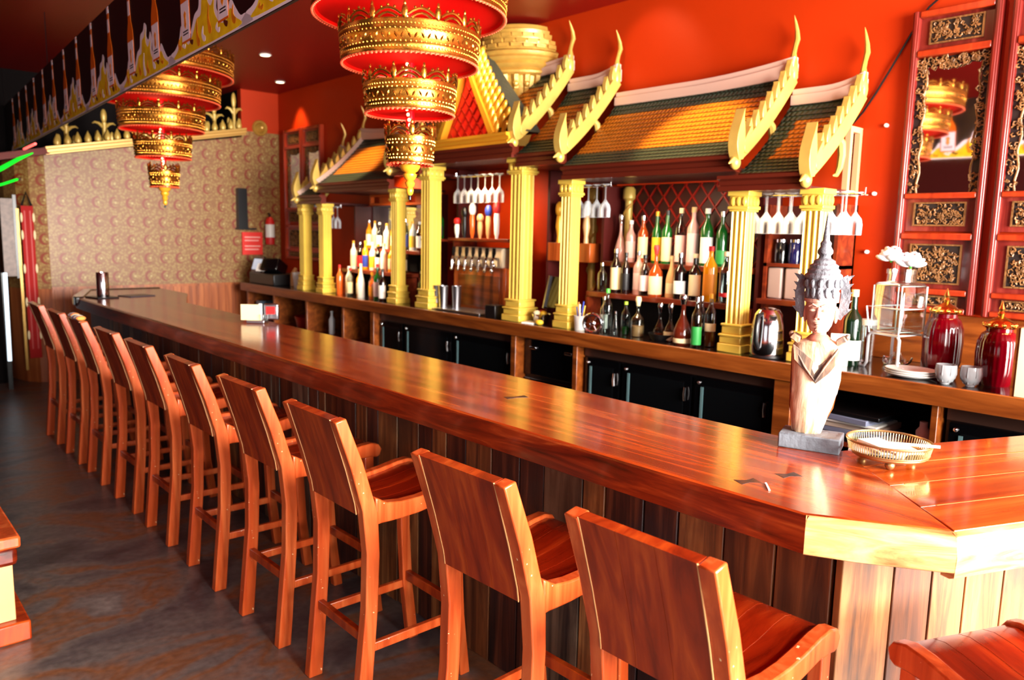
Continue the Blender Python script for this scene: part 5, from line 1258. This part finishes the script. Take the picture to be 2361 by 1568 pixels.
MB().tube([(0, .04, .055), (0, .065, .06), (0, .07, .04), (0, .045, .025)], .004, 8).build('handle', CHROME, t)
for k in range(3):
    o = MB().lathe([(0, 0), (.05, 0), (.085, .01), (.095, .018), (.093, .02), (.05, .006), (0, .006)], seg=28).build('serving_plate', WHITE)
    o.location = (3.91, 1.43, 1.05+k*.011); o.scale = (1, 1.25, 1); tag(o, ['bottom', 'middle', 'top'][k]+' white plate in the stack on the near counter', 'plate', 'white plates on the near counter')
for k, (x, y) in enumerate(((3.87, 1.262), (3.90, 1.165))):
    mb = MB(); mb.lathe([(0, .006), (.025, .006), (.043, .03), (.047, .06), (.044, .09), (.041, .09), (.043, .06), (.038, .03), (.02, .014), (0, .014)], seg=16, cap=False)
    for q in range(8): a = q*PI/4; mb.tube([(.03*math.cos(a), .03*math.sin(a), .012), (.046*math.cos(a), .046*math.sin(a), .05), (.044*math.cos(a), .044*math.sin(a), .088)], .003, 5)
    mb.lathe([(0, 0), (.02, 0), (.018, .006), (0, .007)], seg=16)
    simple(mb, 'crystal_glass', GF, (x, y, 1.05), '%s cut crystal glass on the near counter' % ('left', 'right')[k], 'glass', 'cut crystal glasses')
for k, (x, y, h, lb) in enumerate(((4.10, 1.365, .31, 'ribbed ruby glass jar with gold lid, left and taller one'), (4.03, 1.105, .27, 'ribbed ruby glass jar with gold lid beside the right picture edge'))):
    t = thing('ruby_jar', lb, 'jar', (x, y, 1.05), group='ruby glass jars')
    mb = MB(); n = 96; vs = []; sec = [(.0, 0), (.062, 0), (.07, .02), (.085, .07), (.088, h*.55), (.084, h*.75), (.07, h*.88), (.055, h*.93), (.055, h)]
    for q, (r_, z) in enumerate(sec):
        for j in range(n):
            a = 2*PI*j/n; rr = r_*(1+.028*abs(math.sin(a*12)) * (1 if 1 < q < 7 else 0)); vs.append((rr*math.cos(a), rr*math.sin(a), z))
    mb.add(vs, [(q*n+j, q*n+(j+1) % n, (q+1)*n+(j+1) % n, (q+1)*n+j) for q in range(len(sec)-1) for j in range(n)]); mb.build('body', GLASSR, t)
    mb = MB(); mb.lathe([(.0, h-.004), (.062, h-.004), (.07, h+.006), (.062, h+.018), (.045, h+.032), (.022, h+.045), (.012, h+.052), (.017, h+.064), (.01, h+.074), (.014, h+.085), (.008, h+.1), (.003, h+.118), (0, h+.122)], seg=24)
    for q in range(12): a = q*PI/6; mb.ell((.062*math.cos(a), .062*math.sin(a), h+.012), (.012, .012, .012), 6, 5)
    mb.build('lid', plain('bright_gold', srgb(232, 186, 96), .18, 1) if 'bright_gold' not in MAT else MAT['bright_gold'], t)
t = thing('cream_box', 'tall cream box with wooden side at the right picture edge', 'box', (3.85, .93, 1.05)); MB().box(-.07, .07, -.07, .03, 0, .30).build('body', CREAM, t, bevel=.003); MB().box(-.065, .07, .03, .045, 0, .30).build('wooden_side', W_COUNT, t)

# ------------------------------------------------------------------ far end of the counter
t = thing('cash_register', 'black cash register with lit white screens at the far end of the back bar', 'cash register', (3.98, 8.62, 1.05))
MB().box(-.14, .2, -.30, .36, 0, .13).build('base', BLACK, t, bevel=.01)
mb = MB(); mb.cbox((-.06, .27, .22), (.03, .26, .20), 0, 0, 0, .3); mb.build('screen', BLACKG, t, bevel=.004)
mb = MB(); mb.cbox((-.079, .27, .225), (.004, .22, .13), 0, 0, 0, .3); mb.build('screen_glass', plain('pale_screen', srgb(200, 215, 230), .2, emis=srgb(200, 215, 235), es=.9), t)
mb = MB(); mb.cbox((-.02, -.06, .2), (.2, .24, .16), 0, .5, 0, .5); mb.build('printer', BLACKG, t, bevel=.02)
mb = MB(); mb.cbox((-.14, .02, .2), (.006, .12, .10), 0, .5, 0, .5); mb.build('keypad', WHITE, t)
simple(MB().lathe([(0, 0), (.07, 0), (.09, .17), (.085, .17), (.065, .01), (0, .01)], seg=20), 'plastic_tub', WHITE, (4.0, 7.98, 1.05), 'pale plastic tub beside the farthest gold column', 'tub')
simple(MB().tube([(0, 0, 0), (.01, .02, .14), (.05, .05, .2)], [.04, .035, .02], 10), 'tan_bag', BM['tan'], (4.02, 8.18, 1.05), 'tan paper bag beside the cash register', 'bag')
t = thing('fire_extinguisher', 'red fire extinguisher with white label hanging in the far corner', 'fire extinguisher', (4.26, 9.30, 1.50))
MB().lathe([(0, 0), (.05, 0), (.055, .02), (.055, .28), (.035, .33), (.015, .345), (0, .345)], seg=18).build('cylinder', LM['red'], t)
MB().lathe([(.056, .09), (.0575, .09), (.0575, .25), (.056, .25)], seg=12, a0=PI, a1=1.8*PI).build('label', WHITE, t)
MB().tube([(0, 0, .34), (0, 0, .37), (-.03, -.04, .385)], .012, 8).build('valve', BLACK, t); MB().box(-.02, .02, .05, .09, .05, .3).build('bracket', BLACK, t)
t = thing('red_notice', 'red notice board with two white lines of text on the far wall', 'sign', (4.06, 9.37, 1.37)); MB().box(-.13, .13, 0, .02, 0, .28).build('board', plain('notice_red', srgb(222, 40, 30), .5), t)
for r_, z in ((0, .21), (1, .17), (2, .10), (3, .06)):
    MB().box(-.10, .10-.02*(r_ % 2), -.002, 0, z, z+.014).build('text_line', plain('pale_pink_print', srgb(240, 170, 160), .6) if 'pale_pink_print' not in MAT else MAT['pale_pink_print'], t)

# ------------------------------------------------------------------ things on the bar
simple(MB().lathe([(0, 0), (.048, 0), (.05, .01), (.05, .205), (.047, .21), (.046, .20), (.046, .01), (0, .01)], seg=28), 'steel_shaker', CHROME, (1.83, 7.36, 1.082), 'shiny steel cylinder cup on the far end of the bar', 'cup')
o = simple(MB().box(-.09, .09, -.12, .12, 0, .012), 'bar_mat', BLACK, (1.82, 7.36, 1.07), 'black rubber mat under the steel cup at the far end', 'mat', bevel=.003, rz=.2)
simple(MB().box(-.12, .12, -.10, .10, 0, .008), 'dark_tray', plain('slate_grey', srgb(60, 58, 66), .35), (2.12, 7.42, 1.07), 'dark grey tray right of the black mat at the far end', 'tray', bevel=.003, rz=.3)
t = thing('menu_holder', 'white and steel caddy holding cream and red cards on the bar top', 'menu holder', (2.17, 4.96, 1.07), rz=.84)
MB().box(-.05, .05, -.06, .06, 0, .02).build('base', STEEL, t, bevel=.004)
MB().box(-.03, -.02, -.03, .10, .02, .125).build('cream_card', CREAM, t, label='cream card'); MB().box(-.015, -.005, -.035, -.015, .02, .13).build('white_card', WHITE, t, label='white card')
MB().box(.0, .03, -.14, -.04, .02, .13).build('steel_plate', STEEL, t, bevel=.01); MB().box(-.004, 0, -.12, -.06, .06, .11).build('red_label', LM['red'], t)
MB().lathe([(0, .02), (.02, .02), (.024, .06), (0, .06)], (-.04, -.06, 0), 14).build('glass_votive', GLASSC, t)

# statue
S0 = (2.228, 1.085, ZT); SA = PI+.33
t = thing('temple_statue', 'carved wooden deity bust with tall spired crown on a grey stone block', 'statue', S0, rz=SA)
# local: +x is where it faces
mb = MB(); mb.box(-.055, .058, -.088, .088, 0, .046); mb.build('stone_base', STONE, t, bevel=.004)
ws = wood('weathered_cream_carving', [(.3, G(150, 106, 72)), (.42, G(206, 166, 128)), (.55, G(232, 206, 172)), (.75, G(240, 224, 200))], (7, 7, .8), 4, .55, 0, .5)
wg = wood('worn_grey_brown_carving', [(.3, G(50, 42, 40)), (.45, G(104, 84, 72)), (.58, G(168, 128, 100)), (.75, G(226, 196, 166))], (5, 5, 1.2), 5, .55, 0, .6)
def loft(mb, rings, seg=28, mi=0, groove=None):
    vs = []
    for (cx, cy, z, rx, ry, g) in rings:
        for k in range(seg):
            a = 2*PI*k/seg; m_ = 1+g*math.sin(a*9+z*30); vs.append((cx+rx*m_*math.cos(a), cy+ry*m_*math.sin(a), z))
    n = len(rings); fs = [(q*seg+k, q*seg+(k+1) % seg, (q+1)*seg+(k+1) % seg, (q+1)*seg+k) for q in range(n-1) for k in range(seg)]
    fs += [tuple(range(seg))[::-1], tuple((n-1)*seg+k for k in range(seg))]; mb.add(vs, fs, mi)
wsb = wood('weathered_robe_carving', [(.3, G(126, 84, 56)), (.42, G(190, 148, 112)), (.55, G(226, 196, 162)), (.75, G(238, 220, 194))], (8, 8, .8), 4, .55, 0, .7, worn=G(74, 62, 58))
mb = MB()
loft(mb, [(-.004, -.016, .046, .032, .040, .06), (-.004, -.016, .05, .034, .042, .07), (-.003, -.013, .085, .036, .050, .06), (0, -.008, .13, .038, .058, .05), (0, -.003, .175, .040, .065, .045), (0, 0, .215, .041, .068, .035),
     (.001, 0, .25, .042, .070, .02), (.002, 0, .285, .041, .073, .01), (.001, 0, .31, .038, .074, 0), (-.001, 0, .322, .034, .068, 0), (-.002, 0, .330, .028, .050, 0), (-.002, 0, .338, .021, .027, 0), (-.001, 0, .35, .018, .020, 0), (-.001, 0, .37, .017, .019, 0)])
mb.build('robed_body', wsb, t)
mb = MB()
mb.strip([(.066, .318), (.045, .290), (.012, .262), (-.02, .285), (-.066, .318)], [(.060, .268), (.040, .238), (.006, .205), (-.026, .238), (-.060, .272)], 'x', .0335, .0425)
mb.tube([(.040, .062, .315), (.046, .03, .262), (.047, .004, .212), (.044, -.03, .255), (.036, -.062, .31)], .004, 6)
mb.build('chest_scarf', wg, t, bevel=.003)
mb = MB(); mb.prism([(-.056, .047), (.020, .047), (.052, .12), (.064, .21), (.068, .30), (.055, .32), (-.055, .32), (-.078, .30), (-.074, .12)], 'x', -.044, -.012); mb.build('wooden_back', W_COUNT, t, bevel=.004)
for sg in (-1, 1):
    mb = MB()
    mb.prism([(sg*.052, .315), (sg*.082, .335), (sg*.070, .350), (sg*.050, .338)], 'x', -.02, .02); mb.ell((.0, sg*.079, .345), (.008, .008, .010), 8, 6)
    mb.build('shoulder_flare', wg, t, bevel=.003)
clay = plain('pinkish_worn_wood', srgb(206, 158, 138), .55, bump=.3, bscale=60, var=.18, vscale=25)
mb = MB(); loft(mb, [(.008, 0, .352, .012, .012, 0), (.010, 0, .362, .026, .026, 0), (.008, 0, .378, .036, .034, 0), (.006, 0, .40, .041, .039, 0), (.004, 0, .425, .043, .0415, 0), (.003, 0, .45, .043, .042, 0), (.002, 0, .475, .041, .041, 0)])
mb.tube([(.046, 0, .433), (.051, 0, .415), (.056, 0, .402)], [.004, .006, .0085], 8)           # nose
mb.ell((.050, -.006, .400), (.006, .006, .004), 8, 6); mb.ell((.050, .006, .400), (.006, .006, .004), 8, 6)
for sg in (-1, 1):
    mb.ell((.0435, sg*.017, .424), (.006, .0115, .0045), 10, 6)       # closed lids
    mb.tube([(.046, sg*.006, .436), (.044, sg*.018, .442), (.037, sg*.029, .436)], .0028, 6)   # brows
    mb.ell((.0, sg*.043, .41), (.009, .006, .026), 8, 8)               # ears
mb.ell((.047, 0, .386), (.006, .012, .0035), 10, 6); mb.ell((.046, 0, .380), (.006, .009, .0035), 10, 6); mb.ell((.040, 0, .366), (.010, .010, .008), 8, 6)
mb.build('head', clay, t)
mb = MB(); mb.lathe([(.018, .333), (.032, .330), (.036, .336), (.024, .348), (.018, .35)], (-.002, 0, 0), 24, 0); mb.build('collar', plain('rosy_collar_paint', srgb(190, 116, 96), .55, bump=.3), t)
grey = plain('grey_worn_crown', srgb(112, 112, 118), .42, .15, bump=.6, bscale=60, var=.35, vscale=22)
mb = MB()
mb.lathe([(.043, .452), (.049, .458), (.050, .475), (.046, .482), (.051, .488), (.052, .50), (.050, .515), (.054, .52), (.053, .528), (.046, .534), (.047, .542), (.040, .548), (.041, .556), (.032, .562), (.030, .570), (.018, .577),
          (.016, .585), (.022, .592), (.022, .60), (.015, .612), (.016, .622), (.010, .63), (.009, .645), (.007, .66), (.003, .70), (0, .715)], (.0, 0, 0), 28)
mb.lathe([(.044, .446), (.0485, .448), (.049, .468), (.044, .472)], seg=28, mi=1, cap=False)
for q in range(14):
    a = 2*PI*q/14; mb.ell((.051*math.cos(a), .051*math.sin(a), .503), (.008, .008, .013), 8, 6)
for q in range(-2, 3):
    a = q*.42; X = Matrix.Translation((.049*math.cos(a), .049*math.sin(a), .478)) @ Matrix.Rotation(a, 4, 'Z'); mb.ell((0, 0, 0), (.007, .009, .018 if q else .024), 8, 6, 0, X)
mb.build('crown', [grey, clay], t)
for sg in (-1, 1):
    mb = MB()
    mb.strip([(sg*.044, .40), (sg*.05, .44), (sg*.052, .47), (sg*.05, .52)], [(sg*.056, .395), (sg*.074, .43), (sg*.078, .47), (sg*.066, .53)], 'x', -.016, -.002)
    for q in range(5): mb.prism([(sg*.066, .41+q*.024), (sg*.084, .43+q*.025), (sg*.066, .43+q*.024)], 'x', -.014, -.004)
    mb.build('crown_side_flame', grey, t)

# brass gallery tray with papers
t = thing('brass_tray', 'round brass gallery tray on ball feet with papers beside the statue', 'tray', (2.245, .862, ZT))
mb = MB(); mb.lathe([(0, .030), (.096, .030), (.105, .036), (.105, .030), (.098, .024), (0, .024)], seg=40); mb.build('plate', BRASS, t)
mb = MB(); mb.tube([(.112*math.cos(a*PI/24), .112*math.sin(a*PI/24), .066) for a in range(48)], .0035, 6, closed=True); mb.tube([(.105*math.cos(a*PI/24), .105*math.sin(a*PI/24), .036) for a in range(48)], .003, 6, closed=True)
for k in range(90): a = k*PI/45; mb.tube([(.105*math.cos(a), .105*math.sin(a), .036), (.112*math.cos(a), .112*math.sin(a), .066)], .0015, 4)
mb.build('gallery_rim', BRASS, t)
for k in range(3):
    a = 3.6+k*2.09; mb = MB(); mb.ell((.075*math.cos(a), .075*math.sin(a), .0135), .0135, 12, 8); mb.tube([(.075*math.cos(a), .075*math.sin(a), .02), (.08*math.cos(a), .08*math.sin(a), .028)], .006, 8); mb.build('foot', BRASS, t)
for k, (dx, dy, rz, w1, w2, z_) in enumerate(((-.01, .02, .2, .06, .09, .032), (.0, -.01, .9, .05, .08, .040), (-.015, .0, -.5, .035, .10, .048))):
    simple(MB().box(-w1, w1, -w2*.8, w2*.8, 0, .006), 'paper_check', PAPER, (2.245+dx, .862+dy, ZT+z_), ['lowest', 'middle', 'topmost'][k]+' white slip in the brass tray', 'paper', 'white slips in the brass tray', rz=rz)
simple(MB().tube([(0, 0, 0), (.0, -.15, .012)], .0045, 8), 'white_pen', WHITE, (2.20, .87, ZT+.066), 'white pen lying across the brass tray towards the camera', 'pen', rz=.25)
simple(MB().box(-.0025, .0025, -.03, .03, 0, .0025), 'cocktail_pick', PAPER, (1.765, .965, ZT+.001), 'small pale wooden pick on the bar beside the dark inlay', 'pick', rz=-.9)

# ------------------------------------------------------------------ far left: hangings, neon, door
t = thing('red_wall_hanging', 'long narrow red hanging with pale ornaments at the left end of the far wall', 'wall hanging', (1.655, 9.40, .28))
mb = MB(); mb.box(-.055, .055, -.012, 0, 0, 1.6); mb.build('fabric', plain('deep_red_lacquer', srgb(150, 14, 10), .7, spec=.2), t)
for sx in (-.025, .025): MB().box(sx-.006, sx+.006, -.016, -.012, .1, 1.55).build('stripe', plain('rosy_stripe', srgb(176, 56, 50), .6) if 'rosy_stripe' not in MAT else MAT['rosy_stripe'], t)
for z_ in (.25, .6, .95, 1.3, 1.48):
    for sx in (-.055, .055): mb = MB(); mb.ell((sx, -.018, z_), (.012, .01, .05), 8, 6); mb.build('ornament', CREAM, t)
MB().tube([(-.045, 0, 1.6), (0, 0, 1.74), (.045, 0, 1.6)], .012, 6).build('cord', BLACK, t)
t = thing('neon_tube', 'thick green neon tube under the dark red shelf at the upper left', 'neon light', (1.42, 9.12, 2.235), group='green neon tubes'); MB().tube([(-.15, -.1, -.09), (0, 0, 0), (.15, .06, .10), (.29, .1, .175)], [.022, .022, .018, .006], 10).build('tube', GREENL, t)
t = thing('neon_tube', 'lower thin green neon tube at the left picture edge', 'neon light', (1.42, 9.12, 2.08), group='green neon tubes'); MB().tube([(-.15, -.1, -.05), (0, 0, 0), (.13, .05, .055)], .012, 10).build('tube', GREENL, t); MB().ell((.15, .05, .06), .018, 8, 6).build('end_cap', CHROME, t)
d = MB().box(1.0, 1.42, 9.62, 9.68, 0, 2.0).build('door_1', W_DARK, smooth=False); struct(d, 'dark door at the far left')
t = thing('light_tube', 'upright white light tube at the left picture edge', 'light', (1.385, 9.2, .0)); MB().tube([(0, 0, .3), (.01, 0, 1.2)], .018, 10).build('tube', WLED, t); MB().box(-.02, .02, .02, .04, 0, 1.2).build('holder', BLACK, t)
t = thing('patterned_panel', 'grey patterned panel in a dark frame above the white light tube', 'panel', (1.50, 9.45, 1.15))
MB().box(-.07, .04, 0, .02, 0, .80).build('panel', plain('grey_damask', srgb(120, 100, 92), .5, var=.35, vscale=22), t); MB().box(.04, .07, -.01, .02, -.02, .84).build('frame', BLACK, t)
simple(MB().box(-.012, .012, 0, .02, 0, 1.7), 'gold_strip', GOLDD, (1.575, 9.43, .15), 'thin worn gold strip left of the red hanging', 'strip')
t = thing('pink_neon_tube', 'short red-pink neon tube along the lower edge of the banner at the far left', 'neon light', (1.62, 8.6, 2.45)); MB().tube([(0, 0, 0), (.03, .7, 0)], .012, 8).build('tube', emit('pink_neon', (1, .12, .1, 1), 3), t)
# recessed ceiling lights
mb = MB(); mb.lathe([(.0, -.004), (.045, -.004), (.0451, -.001), (0, -.001)], seg=20, mi=0)
for k, (x, y) in enumerate(((3.38, 7.4), (4.1, 8.6), (3.6, 6.0), (3.4, 4.4))):
    t = thing('recessed_light', 'recessed warm ceiling light, '+['left one of the two seen near the far corner', 'the one nearest the far corner', 'hidden behind the near lantern', 'over the middle of the canopy'][k], 'ceiling light', (x, y, CEIL), group='recessed ceiling lights')
    MB().lathe([(0, -.006), (.042, -.006), (.043, -.001), (0, -.001)], seg=20).build('lens', LAMP, t); MB().lathe([(.043, -.001), (.045, -.009), (.056, -.007), (.058, -.001)], seg=24).build('ring', WHITE, t)
